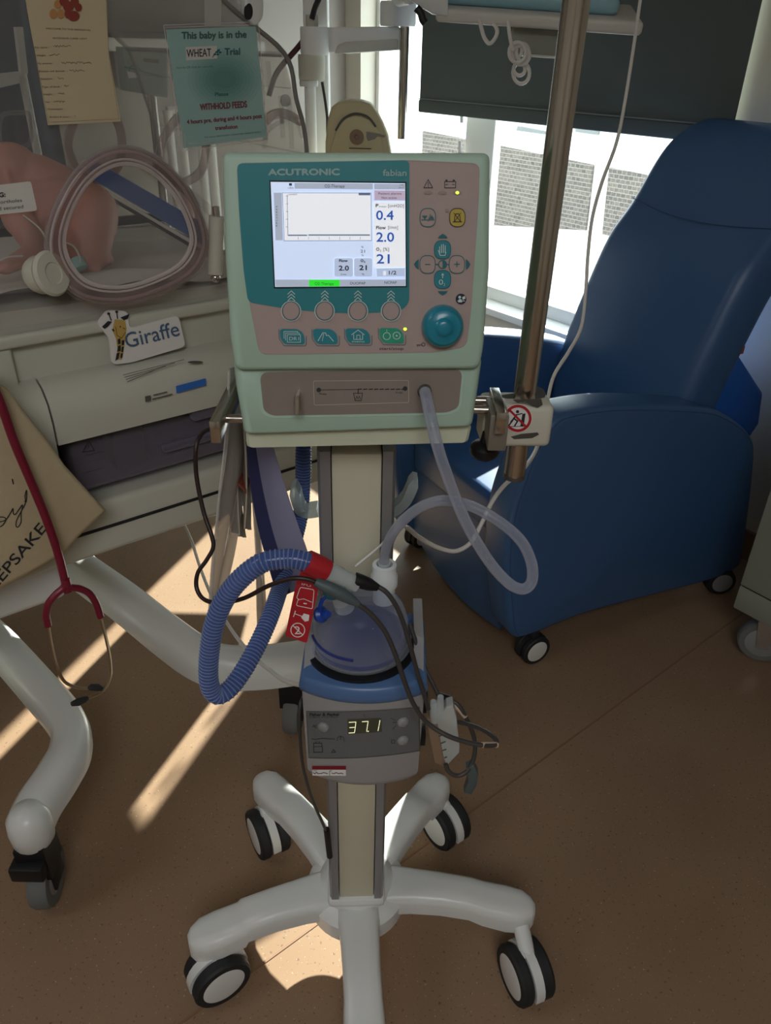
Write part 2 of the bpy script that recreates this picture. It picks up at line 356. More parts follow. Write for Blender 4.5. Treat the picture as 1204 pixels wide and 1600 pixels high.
# window: frame, glass, sill
win = MB()
for b, q in ((WB0+0.03, .06), (WB1-0.012, .024), (2.38, .16)): win.box((A1+0.10, b, (WZ0+WZ1)/2), (0.04, q, WZ1-WZ0), ROOM, 0.004)  # middle post widened to keep an extra strip of sun off the floor
for z in (WZ0+0.03, WZ1-0.03): win.box((A1+0.09, (WB0+WB1)/2, z), (0.06, WB1-WB0, 0.06), ROOM, 0.004)
wo = structure(win.build('window_1', 'whitepaint'))
MB().box((A1+0.09, (WB0+WB1)/2, (WZ0+WZ1)/2), (0.006, WB1-WB0-0.1, WZ1-WZ0-0.1), ROOM).build('pane', 'pane', wo)
MB().box((A1+0.02, (WB0+WB1)/2, WZ0-0.002), (0.12, WB1-WB0-0.002, 0.028), ROOM, 0.004).build('sill', 'whitepaint', wo)
lt = MB()
for px0, y0, y1 in ((721, 172, 192), (718, 220, 240)): 
    q0, q1 = onA(px0, y0, A1+0.055), onA(px0, y1, A1+0.055); lt.tube([q0, q1], 0.006, 8)
lt.build('latch', 'alu', wo)
# blackout blind
bl = thing('roller_blind', ROOM @ V((2.195, 1.95, 1.19)), 'dark grey blackout roller blind lowered over the window', 'blind')
MB().box((2.195, 1.95, 1.79), (0.003, 1.34, 1.14), ROOM).build('fabric', 'blind', bl)
MB().box((2.195, 1.95, 1.213), (0.016, 1.345, 0.045), ROOM, 0.006).mat(1).build('hem_bar', 'blind', bl)
MB().box((2.185, 1.95, 1.2375), (0.002, 1.34, 0.0035), ROOM).build('hem_seam', 'blindlight', bl)
MB().tube([ROOM @ V((2.19, 1.27, 2.39)), ROOM @ V((2.19, 2.63, 2.39))], 0.03, 16).build('roller', 'alu', bl)
# neighbouring building beyond the glass
AX = 13.0
def ext(pts, depth, d0=0.0):
    P = [onA(x, y, AX-d0) for x, y in pts]; return MB().prism(P, E1*depth)
bd = thing('building', onA(850, 370, AX), 'sunlit pale building with grey brick panels across from the window', 'building')
z0 = onA(850, 372, AX).z
MB().box((AX+1.5, 4, (z0-2.2)/2+0.2), (3, 30, abs(z0-2.2)), ROOM).build('facade', 'facade', bd)
bp = MB()
def ext(pts, depth, d0):
    P = [onA(x, y, AX-d0) for x, y in pts]; return P
for q in ([(660, 205), (760, 224), (760, 356), (655, 350)], [(770, 226), (926, 258), (914, 360), (770, 352)], [(951, 262), (1040, 280), (1015, 385), (940, 366)]):
    MB().prism(ext(q, 0, 0.06), E1*0.05).build('brick_panel', 'brick', bd)
for q in ([(898, 196), (935, 203), (933, 211), (898, 206)], [(808, 197), (850, 205), (850, 210), (806, 204)]):
    MB().prism(ext(q, 0, 0.06), E1*0.05).build('window', 'greypanel', bd)
MB().tube([onA(936, 262, AX-0.12), onA(922, 360, AX-0.12)], 0.05, 8).build('downpipe', 'whitepaint', bd)
structure(MB().box((AX/2+6, 2, z0-0.3), (AX-4, 40, 0.1), ROOM).build('ground_outside', 'ground'))
# ------------------------------------------------------------------ castors shared by the wheeled things
def wheel(mb, c, axis, r, wdt, face_mat, tyre_mat, fr=0.72):
    """tyre (mat 0) with a flat disc face (mat 1)"""
    ax = V(axis).normalized(); x = UP.cross(ax).normalized(); F = T(c, x, ax.cross(x), ax); h = wdt/2
    mb.mat(tyre_mat).lathe([(r*fr, -h), (r*0.94, -h), (r, -h*0.6), (r, h*0.6), (r*0.94, h), (r*fr, h)], F, 36)
    mb.mat(face_mat).lathe([(r*fr+0.0005, -h*0.99), (r*fr+0.0005, h*1.0), (r*fr*0.9, h*1.12), (r*0.12, h*1.2), (0.0, h*1.2)], F, 36)
    mb.lathe([(0, -h*1.12), (r*fr*0.9, -h*1.06), (r*fr, -h*0.98)], F, 36, cap=False)
def twin_castor(root, c, axis, r, top, name='caster', face='whiteplastic', tyre='rubber', shell='whiteplastic', gap=0.016, wd=0.021, trail=(0, 0)):
    """two discs either side of a fender; c is the axle centre"""
    ax = V(axis).normalized(); fw = ax.cross(UP).normalized()
    fork = MB(); k = gap/2
    arc = circ(0, 0, r*1.04, None, 14, -10, 190)
    pts = [(V(c)+fw*x+UP*y) for x, y in arc] + [V(c)-fw*r*0.7+UP*(-r*0.2), V(c)+fw*r*0.7+UP*(-r*0.2)]
    P = [p-ax*k for p in pts]; fork.prism(P, ax*gap)
    st = V(c)+V((trail[0], trail[1], 0)); fork.tube([V(c)+UP*r*.75, st+UP*(r+.014), st+UP*(top-c[2])] if trail != (0, 0) else [st+UP*r*0.7, st+UP*(top-c[2])], 0.014, 14)
    f = fork.build(name, shell, root)
    for s in (1, -1):
        m = MB(); wheel(m, V(c)+ax*s*(gap/2+wd/2+0.001), ax*s, r, wd, 1, 0); m.build('wheel', [tyre, face], f)
    return f

# ------------------------------------------------------------------ trolley: five-arm base, column, hooks
TC = V((-0.036, 0.83, 0))
tr = thing('equipment_trolley', TC, 'white five-arm trolley base with grey and cream column carrying the ventilator', 'trolley')
hub = MB(); H = T(TC)
hub.lathe([(0.0, 0.09), (0.078, 0.09), (0.086, 0.097), (0.087, 0.132), (0.08, 0.142), (0.066, 0.148), (0.06, 0.162), (0.052, 0.172), (0.0, 0.174)], H, 40).build('hub', 'whiteplastic', tr)
ARM_END = [(-0.284, 0.735), (0.246, 0.797), (0.114, 1.05), (-0.226, 1.045), (-0.01, 0.555)]
for ex, ey in ARM_END:
    e = V((ex, ey, 0)); d = (e-TC).normalized(); n = V((-d.y, d.x, 0)); L = (e-TC).length
    sec = []
    for t, zt, th, wd in ((0.03, 0.150, 0.045, 0.040), (0.07, 0.156, 0.045, 0.035), (0.10, 0.159, 0.044, 0.032), (0.15, 0.161, 0.043, 0.030), (0.2, 0.158, 0.043, 0.0295), (L-0.06, 0.150, 0.044, 0.031), (L-0.02, 0.145, 0.046, 0.032), (L+0.006, 0.142, 0.046, 0.029), (L+0.022, 0.137, 0.042, 0.020), (L+0.029, 0.131, 0.034, 0.010)):
        c = TC+d*t; z1 = zt; z0 = zt-th
        prof = [(-wd, z0), (-wd*1.02, z0+th*.62), (-wd*.93, z0+th*.86), (-wd*.72, z1-.001), (-wd*.3, z1), (wd*.3, z1), (wd*.72, z1-.001), (wd*.93, z0+th*.86), (wd*1.02, z0+th*.62), (wd, z0)]
        sec.append([c+n*a+UP*z for a, z in prof])
    am = MB().rings(sec); am.lathe([(0, .088), (.021, .088), (.026, .094), (.0285, .112), (.029, .13), (.02, .136), (0, .137)], T((e.x-d.x*.006, e.y-d.y*.006, 0)), 28); am.build('arm', 'whiteplastic', tr, smooth=55)
CAST = [((-0.268, 0.718), (0.55, -0.84)), ((0.258, 0.730), (-0.93, -0.36)), ((0.135, 1.025), (-0.80, -0.6)), ((-0.222, 0.995), (-0.86, -0.5)), ((-0.005, 0.53), (1, 0.1))]
for ((x, y), ax), (ex, ey) in zip(CAST, [ARM_END[k] for k in (0, 1, 2, 3, 4)]):
    twin_castor(tr, (x, y, 0.05), (ax[0], ax[1], 0), 0.05, 0.092, trail=((ex-x)*.9, (ey-y)*.9))
yc = R(3); CX, CY = V((math.cos(yc), math.sin(yc), 0)), V((-math.sin(yc), math.cos(yc), 0)); CO = V((-0.036, 0.815, 0)); CFR = T(CO, CX, CY, UP)
col = MB()
for s in (-1, 1): col.prism([CFR @ V((x*s, y, 0.16)) for x, y in ((0.0295, -0.045), (0.041, -0.045), (0.0445, -0.038), (0.0445, 0.038), (0.041, 0.045), (0.0295, 0.045))], UP*0.855)
col.build('column_rail', 'alu', tr)
MB().box((0, 0, 0.587), (0.057, 0.082, 0.845), CFR, 0.002).build('column_cover', 'creamplastic', tr)
MB().box((0, 0, 0.172), (0.096, 0.1, 0.02), CFR, 0.008).build('column_foot', 'whiteplastic', tr)
for pts in ([(497, 795, .86), (480, 797, .86), (470, 793, .85), (464, 778, .84), (459, 755, .84)], [(610, 796, .86), (622, 790, .86), (634, 778, .85), (642, 762, .84), (648, 744, .84)]):
    P = cr(Ys(pts), 6); m = MB(); rr = []
    for i, p in enumerate(P):
        wv = 0.0115 if i < len(P)-4 else 0.0115-0.002*(i-len(P)+4); t = (P[min(i+1, len(P)-1)]-P[max(i-1, 0)]).normalized(); nn = t.cross(V((0, 1, 0))).normalized()
        rr.append([p+nn*wv*.55+V((0, -.011, 0)), p+nn*wv*.55+V((0, .011, 0)), p-nn*wv*.55+V((0, .011, 0)), p-nn*wv*.55+V((0, -.011, 0))])
    m.rings(rr).build('hose_hook', 'cradle', tr)
MB().box((0, 0.0, 0.80), (0.096, 0.1, 0.02), CFR, 0.003).build('hook_bracket', 'alu', tr)
# side rails that carry the pouch and the pole clamp
for nm, (x0, y0), (x1, y1) in (('rail', (336, 676), (360, 556)), ('rail', (782, 662), (768, 590))):
    p0 = onY(x0, y0, .70) if x0 < 500 else onY(x0, y0, .73); p1 = V((p0.x, .93 if x0 < 500 else .80, p0.z))
    m = MB().box(((p0.x), (p0.y+p1.y)/2, p0.z), (0.0105, p1.y-p0.y, 0.024), None, 0.001); m.build('side_rail', 'steel', tr)
    s = 1 if p0.x < 0 else -1
    for yy in ((.735, .89) if s > 0 else (.765, .79)): MB().tube([V((p0.x, yy, p0.z)), V((p0.x+s*0.05, yy, p0.z))], 0.0048, 12).build('rail_spacer', 'steel', tr)
LRAIL, RRAIL = onY(336, 676, .70), onY(782, 662, .70)

# ------------------------------------------------------------------ ventilator
FO = onY(565, 690, .69); tl = R(10); FU = CX.copy(); FV = (UP*math.cos(tl) + CY*math.sin(tl)); FN = FU.cross(FV).normalized()
if FN.y > 0: FN = -FN
ve = thing('ventilator', V((FO.x, .80, FO.z)), 'mint green ventilator with teal control panel, lit screen and round knob', 'ventilator', yaw=yc)
FACE, LOW = FO+FN*0.012, FO
hf, hl = plane_hit(FACE, FN), plane_hit(LOW, FN)
def px_on(pts, p0, n): return [onP(x, y, p0, n) for x, y in pts]
def outline_rings(mb, pts, p0, n, depths, seg=3):
    """rings = (depth behind the plane, inset towards the middle, scale about the middle)"""
    P = px_on(pts, p0, n); c = sum(P, V((0, 0, 0)))/len(P); R_ = []
    for dep, ins, scl in depths: R_.append([c + (p-c)*scl - (p-c).normalized()*ins - n*dep for p in P])
    return mb.rings(R_)
def rnd(pts, r=10, n=4):
    """round the corners of a pixel outline"""
    out = []; m = len(pts)
    for i in range(m):
        a, b, c = V((*pts[i-1], 0)), V((*pts[i], 0)), V((*pts[(i+1) % m], 0))
        q = min(r, (a-b).length*.45, (c-b).length*.45); p0 = b+(a-b).normalized()*q; p1 = b+(c-b).normalized()*q
        for k in range(n+1):
            t = k/n; v = p0*(1-t)**2+b*2*t*(1-t)+p1*t*t; out.append((v.x, v.y))
    return out
body = MB()
up_o = rnd([(345, 237), (767, 238), (766, 420), (757, 545), (750, 578), (366, 580), (358, 530), (350, 400)], 12)
outline_rings(body, up_o, FACE, FN, [(0, .007, 1), (.002, .003, 1), (.005, .0008, 1), (.009, 0, 1), (.03, 0, 1), (.1, 0, .97), (.21, 0, .9), (.22, .006, .9)])
lo_o = rnd([(363, 560), (754, 560), (748, 604), (738, 668), (381, 680), (368, 606)], 8)
outline_rings(body, lo_o, LOW, FN, [(0, .007, 1), (.002, .003, 1), (.006, 0, 1), (.1, 0, 1), (.2, 0, .95)])
body.build('housing', 'mint', ve, smooth=50)
pl_o = rnd([(383, 672), (737, 664), (731, 692), (385, 700)], 6)
m = MB(); outline_rings(m, pl_o, LOW-FN*.014, FN, [(0, .003, 1), (.003, 0, 1), (.17, 0, .97)]); m.build('plinth', 'plinth', ve)
Z5 = zm(340, 220, 0.36545); Z6 = zm(340, 540, 0.4485)
mem = Dec(hf, .0005, Z5)
out5 = rnd([(82, 96), (815, 84), (1118, 98), (1114, 250), (1082, 720), (1062, 880), (930, 903), (180, 912), (150, 760), (112, 560), (92, 300)], 34, 6)
mem.P(out5); mem.L(out5, 2.5, .0007, True)
mem.build('front_panel', 'membrane', ve)
tp = Dec(hf, .0010, Z5)
tp.P(rnd([(83, 97), (819, 83), (818, 690), (790, 722), (700, 733), (600, 737), (450, 733), (300, 718), (130, 690), (112, 560), (92, 300)], 26, 6))
tp.mat(1); tp.h = .0014
tp.text('ACUTRONIC', 218, 147, 520, 26, 146, bold=2.2); tp.text('fabian', 706, 150, 806, 27, bold=.8)
tp.mat(2)
for cx in (315, 458, 599, 740):
    for k in range(3): tp.L([(cx-15, 655+14*k-0), (cx, 641+14*k), (cx+15, 655+14*k)], 3.2)
tp.build('teal_overlay', ['teal', 'greyprint', 'paleink'], ve)
for cx in (314, 457, 599, 740):
    k = Dec(hf, .0016, Z5); k.P(circ(cx, 727, 42, 43)); k.mat(1); k.ring((cx, 727), 42, 3, .0019, ry=43); k.mat(2); k.P(circ(cx, 726, 36, 39), .0022); k.mat(3); k.ring((cx, 726), 36, 3, .0024, ry=39)
    k.build('soft_key', ['membrane', 'paleink', 'membrane', 'tealink'], ve)
def ovalkey(cx, cy, rx, ry, fill, ink, icon, edge='tealink'):
    k = Dec(hf, .0014, Z5); k.P([(cx+rx*(abs(math.cos(R(a)))**.75)*(1 if math.cos(R(a)) >= 0 else -1), cy+ry*(abs(math.sin(R(a)))**.75)*(1 if math.sin(R(a)) >= 0 else -1)) for a in range(0, 360, 12)])
    k.mat(2); k.L([(cx+rx*(abs(math.cos(R(a)))**.75)*(1 if math.cos(R(a)) >= 0 else -1), cy+ry*(abs(math.sin(R(a)))**.75)*(1 if math.sin(R(a)) >= 0 else -1)) for a in range(0, 360, 12)], 3, .0017, True)
    k.mat(1); k.h = .0019; icon(k); return k.build('key', [fill, ink, edge], ve)
def i_sil(k):
    k.P([(886, 321), (874, 321), (885, 336)], .0019) if False else k.P([(872, 320), (896, 320), (884, 336)]); k.L([(870, 338), (898, 338)], 3); k.L([(898, 344), (908, 314)], 2.5); k.P([(902, 334), (924, 334), (913, 318)]); k.L([(902, 338), (924, 338)], 3)
ovalkey(897, 328, 33, 39, 'membrane', 'tealink', i_sil)
def i_mute(k):
    k.L([(1010, 344), (1012, 322), (1017, 312), (1029, 312), (1034, 322), (1036, 344)], 3); k.L([(1004, 346), (1042, 346)], 3); k.L([(1008, 308), (1038, 348)], 2.5); k.L([(1038, 308), (1008, 348)], 2.5)
ovalkey(1023, 328, 33, 39, 'yellowkey', 'ink', i_mute, 'ink')
def i_hand(k):
    for x, y0 in ((947, 452), (955, 444), (963, 442), (971, 448)): k.L([(x, 478), (x, y0)], 3.2)
    k.L([(945, 478), (950, 490), (970, 490), (974, 476)], 3); k.L([(941, 468), (948, 482)], 3)
ovalkey(960, 465, 35, 39, 'tealkey', 'paleink', i_hand)
ovalkey(896, 528, 33, 38, 'membrane', 'tealink', lambda k: k.L([(886, 528), (906, 528)], 3.5))
ovalkey(1021, 528, 33, 38, 'membrane', 'tealink', lambda k: (k.L([(1010, 527), (1032, 527)], 3.5), k.L([(1021, 516), (1021, 538)], 3.5)))
ovalkey(960, 592, 35, 39, 'tealkey', 'paleink', lambda k: (k.L([(960, 568), (960, 586)], 3), k.L([(955, 574), (960, 567), (965, 574)], 2.5), k.text('0', 944, 614, 962, 22), k.text('2', 964, 619, 971, 11)))
k = Dec(hf, .0013, Z5); k.ring((960, 528), 17, 4); k.P(circ(960, 528, 16, None, 12, -90, 90)); k.L([(931, 528), (944, 528)], 3.5); k.L([(976, 528), (988, 528)], 3.5)
for q in ([(940, 416), (982, 416), (975, 406), (961, 397), (947, 406)], [(940, 642), (982, 642), (975, 652), (961, 660), (947, 652)], [(858, 506), (858, 550), (846, 541), (838, 527), (846, 515)], [(1060, 505), (1060, 551), (1072, 541), (1079, 528), (1072, 516)]): k.P(q)
k.build('key_markings', 'tealink', ve)
pk = Dec(hf, .0012, Z5)
pk.L([(880, 201), (899, 166), (918, 201)], 2.6, closed=True); pk.L([(899, 178), (899, 190)], 2.6); pk.L([(899, 194), (899, 197)], 2.6)
pk.build('warning_symbol', 'ink', ve); pk = Dec(hf, .0012, Z5)
pk.L([(969, 174), (1016, 174), (1016, 201), (969, 201)], 2.6, closed=True); pk.P(circ(977, 170, 5, 4, 10)); pk.P(circ(1008, 170, 5, 4, 10)); pk.L([(973, 187), (983, 187)], 2); pk.L([(1001, 187), (1011, 187)], 2)
pk.build('battery_symbol', 'ink', ve); pk = Dec(hf, .0012, Z5)
pk.L([(850, 872), (870, 872)], 2.6); pk.ring((878, 870), 7, 2.6, n=14); pk.L([(853, 872), (853, 879)], 2.4); pk.L([(861, 872), (861, 877)], 2.4)
pk.build('key_symbol', 'ink', ve); pk = Dec(hf, .0012, Z5)
pk.text('start/stop', 690, 893, 794, 12)
pk.build('start_stop_lettering', 'ink', ve); pk = Dec(hf, .0012, Z5)
pk.mat(1); pk.P(circ(1039, 676, 23, None, 28)); pk.mat(2); pk.P(circ(1033, 668, 6, None, 12), .0015); pk.P([(1026, 690), (1029, 677), (1040, 676), (1044, 690)]); pk.P([(1043, 668), (1056, 662), (1058, 674), (1046, 680)]); pk.L([(1024, 684), (1054, 684)], 3)
pk.build('manual_symbol', ['ink', 'navyink', 'paleink'], ve)
def lozenge(cx, cy, icon, fill):
    k = Dec(hf, .0013, Z5); w_, h_ = 54, 33
    o = rnd([(cx-w_, cy-h_+6), (cx-w_+10, cy-h_), (cx+24, cy-h_+1), (cx+w_-6, cy-12), (cx+w_, cy+h_), (cx-34, cy+h_-1), (cx-w_+2, cy+8)], 14, 4)
    k.P(o); k.mat(2); k.L([(cx-w_-4, cy-h_+2), (cx-w_-3, cy+10), (cx-36, cy+h_+6), (cx+w_, cy+h_+7), (cx+w_+5, cy+h_), (cx+w_+5, cy-2)], 2.4, .0012)
    k.mat(1); k.h = .0017; icon(k, cx, cy); k.build('menu_key', [fill, 'paleink', 'tealink'], ve)
def i_pages(k, x, y):
    for d in (0, 7, 14): k.L([(x-36+d, y+22-14+d), (x-36+d, y-22+d), (x+22+d, y-22+d), (x+22+d, y-16+d)] if d < 14 else [(x-22, y-8), (x+34, y-8), (x+34, y+24), (x-22, y+24), (x-22, y-8)], 2.4)
    k.text('DR1', x-14, y+16, x+28, 15)
def i_curve(k, x, y): k.L([(x-32, y+18), (x-12, y-16), (x, y-16), (x+4, y-4), (x+12, y-6), (x+34, y+20)], 3); k.L([(x-14, y+18), (x-8, y-12)], 2.4)
def i_house(k, x, y): k.L([(x-28, y-6), (x, y-26), (x+26, y-6)], 2.6); k.L([(x-19, y-8), (x-19, y+14), (x+19, y+14), (x+19, y-8)], 2.6); k.L([(x-6, y+14), (x-6, y-4), (x+8, y-4), (x+8, y+14)], 2.2); k.text('menu', x-26, y+27, x+26, 10)
def i_ss(k, x, y): k.ring((x-22, y+2), 15, 2.8); k.ring((x+20, y), 15, 2.8); k.P(circ(x+20, y, 4, None, 8)); k.L([(x-22, y-18), (x-22, y-26)], 2.6)
lozenge(320, 836, i_pages, 'tealkey'); lozenge(461, 836, i_curve, 'tealkey'); lozenge(600, 834, i_house, 'tealkey'); lozenge(744, 832, i_ss, 'greenkey')
for cx, cy, on in ((898, 222, 0), (960, 222, 0), (1023, 222, 1), (800, 804, 1), (979, 299, 0)):
    k = Dec(hf, .0012, Z5); k.P(circ(cx, cy, 19 if cy < 250 else 9, 8, 18)); k.mat(1); k.P(circ(cx, cy, 7 if on else 14 if cy < 250 else 6, 6, 12), .0015)
    k.build('indicator_light', ['ledoff', 'ledgreen' if on else 'ledoff'], ve)
# screen
scn = Dec(hf, .0018, Z5)
scn.P([(221, 169), (806, 176), (808, 624), (241, 630)])
scn.mat(1); scn.P([(227, 176), (800, 182), (803, 620), (246, 624)], .0022); scn.h = .0026
scn.mat(2); scn.P([(240, 222), (275, 222), (280, 425), (248, 425)]); scn.P([(328, 180), (663, 183), (663, 208), (330, 205)]); scn.P([(668, 184), (800, 185), (801, 209), (668, 208)]); scn.P([(247, 592), (803, 592), (803, 620), (248, 623)])
scn.mat(3); scn.P([(278, 221), (655, 222), (657, 425), (285, 426)]); scn.P([(664, 262), (800, 262), (802, 540), (668, 540)]) 
scn.mat(4); scn.P([(668, 212), (799, 213), (800, 255), (669, 254)])
scn.mat(5); scn.P([(301, 401), (383, 401), (383, 406), (301, 406)], .003); scn.P([(388, 400), (650, 400), (650, 405), (388, 405)]); scn.P([(602, 223), (652, 223), (652, 233), (602, 233)]); scn.L([(278, 222), (655, 223), (657, 426), (285, 427)], 2, .0031, True); scn.L([(298, 232), (301, 404)], 2); 
for x in range(345, 640, 44): scn.L([(x, 410), (x, 422)], 1.5)
for y in range(236, 400, 33): scn.L([(292, y), (302, y)], 1.5)
scn.mat(6); scn.P(rnd([(499, 501), (577, 501), (578, 579), (499, 579)], 10), .003); scn.P(rnd([(583, 501), (660, 501), (660, 579), (583, 579)], 10)); scn.P([(678, 545), (799, 543), (799, 578), (680, 579)])
scn.mat(7); scn.P([(391, 593), (521, 593), (521, 621), (391, 622)], .003)
scn.mat(8); scn.h = .0034
scn.text('O2-Therapy', 457, 200, 543, 13); scn.text('P', 675, 283, 686, 13, bold=.6); scn.text('mean', 688, 284, 720, 7); scn.text('[cmH2O]', 728, 284, 794, 13)
scn.text('Flow', 677, 377, 717, 13, bold=.6); scn.text('[l/min]', 727, 376, 769, 13); scn.text('O', 677, 469, 690, 13, bold=.6); scn.text('2', 692, 473, 698, 8); scn.text('[%]', 707, 469, 731, 13)
scn.text('Flow', 519, 517, 555, 11, bold=.8); scn.text('2.0', 518, 553, 560, 20, bold=1.0); scn.text('O', 611, 517, 622, 11, bold=.8); scn.text('2', 624, 520, 630, 7, bold=.5); scn.text('21', 605, 551, 636, 20, bold=1.0)
scn.text('l/min', 526, 573, 550, 7); scn.text('%', 616, 573, 626, 8); scn.text('%', 613, 457, 623, 8); scn.text('21', 610, 477, 629, 12); scn.text('%', 614, 492, 623, 8)
scn.text('1/2', 731, 570, 762, 15, bold=.5); scn.text('DUOPAP', 566, 613, 631, 11); scn.text('NCPAP', 712, 610, 764, 11); scn.text('O2-Therapy', 415, 615, 497, 12); scn.text('cmH2O', 303, 232, 340, 6)
for i, ch in enumerate('PRESSURE'): scn.text(ch, 251, 286+i*11.5, 257, 7)
scn.text('Patient alarms', 686, 230, 784, 9); scn.text('Not active', 700, 248, 764, 9); scn.P([(306, 182), (318, 182), (318, 192), (306, 192)]); scn.text('cable', 300, 204, 326, 6); scn.text('1/07', 776, 192, 796, 6); scn.text('10:17', 774, 203, 796, 6)
scn.mat(3); scn.P([(707, 556), (718, 556), (718, 574), (707, 574)], .0034)
scn.mat(9); scn.text('0.4', 677, 337, 750, 39, bold=.9); scn.text('2.0', 678, 430, 752, 39, bold=.9); scn.text('21', 679, 523, 733, 39, bold=.9)
scn.build('screen', ['scrframe', 'scrbg', 'scrgrey', 'scrwhite', 'scrpink', 'scrdark', 'scrmid', 'scrgreen', 'scrink', 'scrblue'], ve, keepn=True)
# knob
kc, _ = hf(*Z5(959, 790)); kx = FU; ky = FN.cross(FU); KF = T(kc, kx, ky, FN)
MB().lathe([(.0192, 0), (.0192, .005), (.0186, .010), (.017, .0135), (.0152, .0152), (.0092, .0157), (.008, .0166), (.0068, .018), (.0043, .0188), (0, .019)], KF, 48).build('rotary_knob', 'knobteal', ve)
# lower connection panel
lp = Dec(hl, .0006, Z6)
o6 = rnd([(146, 92), (852, 80), (838, 215), (800, 232), (190, 243), (160, 225)], 34, 6)
lp.P(rnd([(134, 84), (862, 72), (846, 222), (806, 241), (184, 252), (150, 234)], 40, 6)); lp.mat(1); lp.P(o6, .0012); lp.mat(2)
lp.L(rnd([(333, 122), (664, 120), (665, 197), (336, 206)], 6), 1.2, .0016, True)
lp.mat(3); lp.h = .0018; lp.L([(352, 153), (490, 151)], 1.6)
for x in range(488, 650, 19): lp.L([(x, 151), (x+13, 150)], 3.4)
lp.P(circ(352, 153, 8, None, 14)); lp.P(circ(652, 148, 8, None, 14)); lp.L([(489, 150), (489, 166)], 3); lp.L([(473, 164), (504, 164), (500, 190), (478, 190)], 2, closed=True); lp.L([(480, 186), (484, 175), (488, 184), (493, 175), (497, 185)], 1.8)
lp.text('Press', 354, 170, 379, 7); lp.text('Insp', 620, 165, 643, 7)
lp.build('connection_panel', ['mint', 'brushed', 'creamplastic', 'ink'], ve, keepn=True)
hn, _ = hl(*Z6(281, 165)); nz = T(hn, FU, FN.cross(FU), FN)
tp_ = hn + FN*.02; MB().tube([hn, tp_, tp_-UP*.016+FN*.004], .0028, 12).tube([hn-UP*.004+FN*.019, hn-UP*.012+FN*.021], .0036, 12).build('pressure_nozzle', 'steel', ve)
ho, _ = hl(*Z6(719, 158)); MB().lathe([(.0066, 0), (.0066, .004), (.005, .0045), (.0048, .002), (0, .002)], T(ho, FU, FN.cross(FU), FN), 24).build('outlet_port', 'black', ve)
# ------------------------------------------------------------------ steel pole held by a clamp on the right rail
p0, p1 = onY(803, 742, .80), onY(900, 0, .80); pd = (p1-p0).normalized()
po = thing('infusion_pole', p0, 'tall brushed steel pole clamped beside the ventilator', 'pole')
MB().tube([p0, p0+pd*.95], .0122, 28).build('shaft', 'steel', po)
MB().tube([p0-pd*.003, p0+pd*.002], .0128, 28).build('end_cap', 'darkalu', po)
cc = onY(800, 655, .80); CLF = T(cc, CX, CY, UP)
cl = thing('pole_clamp', cc, 'chipped cream clamp block with round red warning sticker holding the steel pole', 'clamp')
MB().box((.002, 0, .000), (.078, .046, .050), CLF, .007, 3).build('block', 'clampwhite', cl)
wp = CLF @ V((0, -.0232, 0)); Zc = zm(560, 480, 0.2824)
CN = -CY; ch_ = plane_hit(wp, CN); ct_ = plane_hit(CLF @ V((0, 0, .0252)), UP)
wm = Dec(ct_, .0002, Zc); wm.P([(740, 492), (800, 486), (850, 478), (960, 470), (985, 436), (1020, 452), (1034, 478), (1030, 500), (980, 512), (900, 508), (820, 506)])
wm.build('bare_metal', 'wornmetal', cl); wm = Dec(ch_, .0003, Zc); wm.P([(850, 512), (1010, 506), (1018, 540), (990, 556), (960, 545), (920, 522), (880, 530)], .0003); wm.build('bare_metal', 'wornmetal', cl); wm = Dec(ch_, .0003, Zc); wm.P([(840, 716), (900, 700), (990, 692), (998, 704), (960, 724), (860, 730)], .0003)
wm.build('bare_metal', 'wornmetal', cl)
st = Dec(ch_, .0006, Zc); st.P(circ(880, 613, 79, 79, 40)); st.mat(1); st.ring((880, 613), 68, 15, .0009, n=40); st.mat(2); st.h = .0011
st.P(circ(878, 576, 9, 9, 14)); st.P([(905, 588), (922, 585), (912, 658), (893, 658)]); st.L([(873, 592), (852, 620), (842, 632)], 9); st.L([(858, 614), (878, 628), (862, 654)], 8); st.L([(852, 622), (830, 652)], 8); st.L([(870, 594), (903, 586)], 6); st.L([(840, 658), (915, 656)], 3)
st.mat(1); st.L([(834, 566), (926, 660)], 12, .0014)
st.build('sticker', ['whiteprint', 'red', 'ink'], cl)
jx = onY(774, 662, .765); MB().box((jx.x, .765, jx.z), (.020, .05, .042), None, .002).build('jaw', 'clampgrey', cl)
kx_ = onY(757, 700, .775); kf = T(kx_)
MB().lathe([(0, -.012), (.010, -.012), (.014, -.009), (.0165, -.004), (.0165, .002), (.013, .006), (.006, .008), (.004, .02), (0, .02)], kf, 32).build('tightening_knob', 'black', cl)

# ------------------------------------------------------------------ heated humidifier on the column
HW, HS = .0695, .018; HRad = (HW*HW+HS*HS)/(2*HS)
hx = onY(566, 1130, .63); HC = V((hx.x, .632+HRad, 0)); HZ0, HZ1 = onY(566, 1232, .632).z, .774
def hum_plan(r_add=0.0, back=.765, n=14, hw=HW):
    rr = HRad+r_add; a = math.asin((hw+r_add)/rr); out = [(HC.x+rr*math.sin(-a+2*a*i/n), HC.y-rr*math.cos(-a+2*a*i/n)) for i in range(n+1)]
    return out + [(HC.x+hw+r_add, back), (HC.x-hw-r_add, back)]
def hum_rings(levels): return [[V((x, y, z)) for x, y in hum_plan(a, hw=HW+w_)] for z, a, w_ in levels]
hu = thing('humidifier', V((HC.x, .70, HZ0)), 'grey heated humidifier reading 37.1 on the trolley column', 'humidifier')
MB().rings(hum_rings([(HZ0, -.006, -.004), (HZ0+.004, -.002, -.002), (HZ0+.012, -.0005, -.001), (HZ0+.1, 0, 0), (HZ1, 0, .0005)])).build('body', 'greybody', hu, smooth=50)
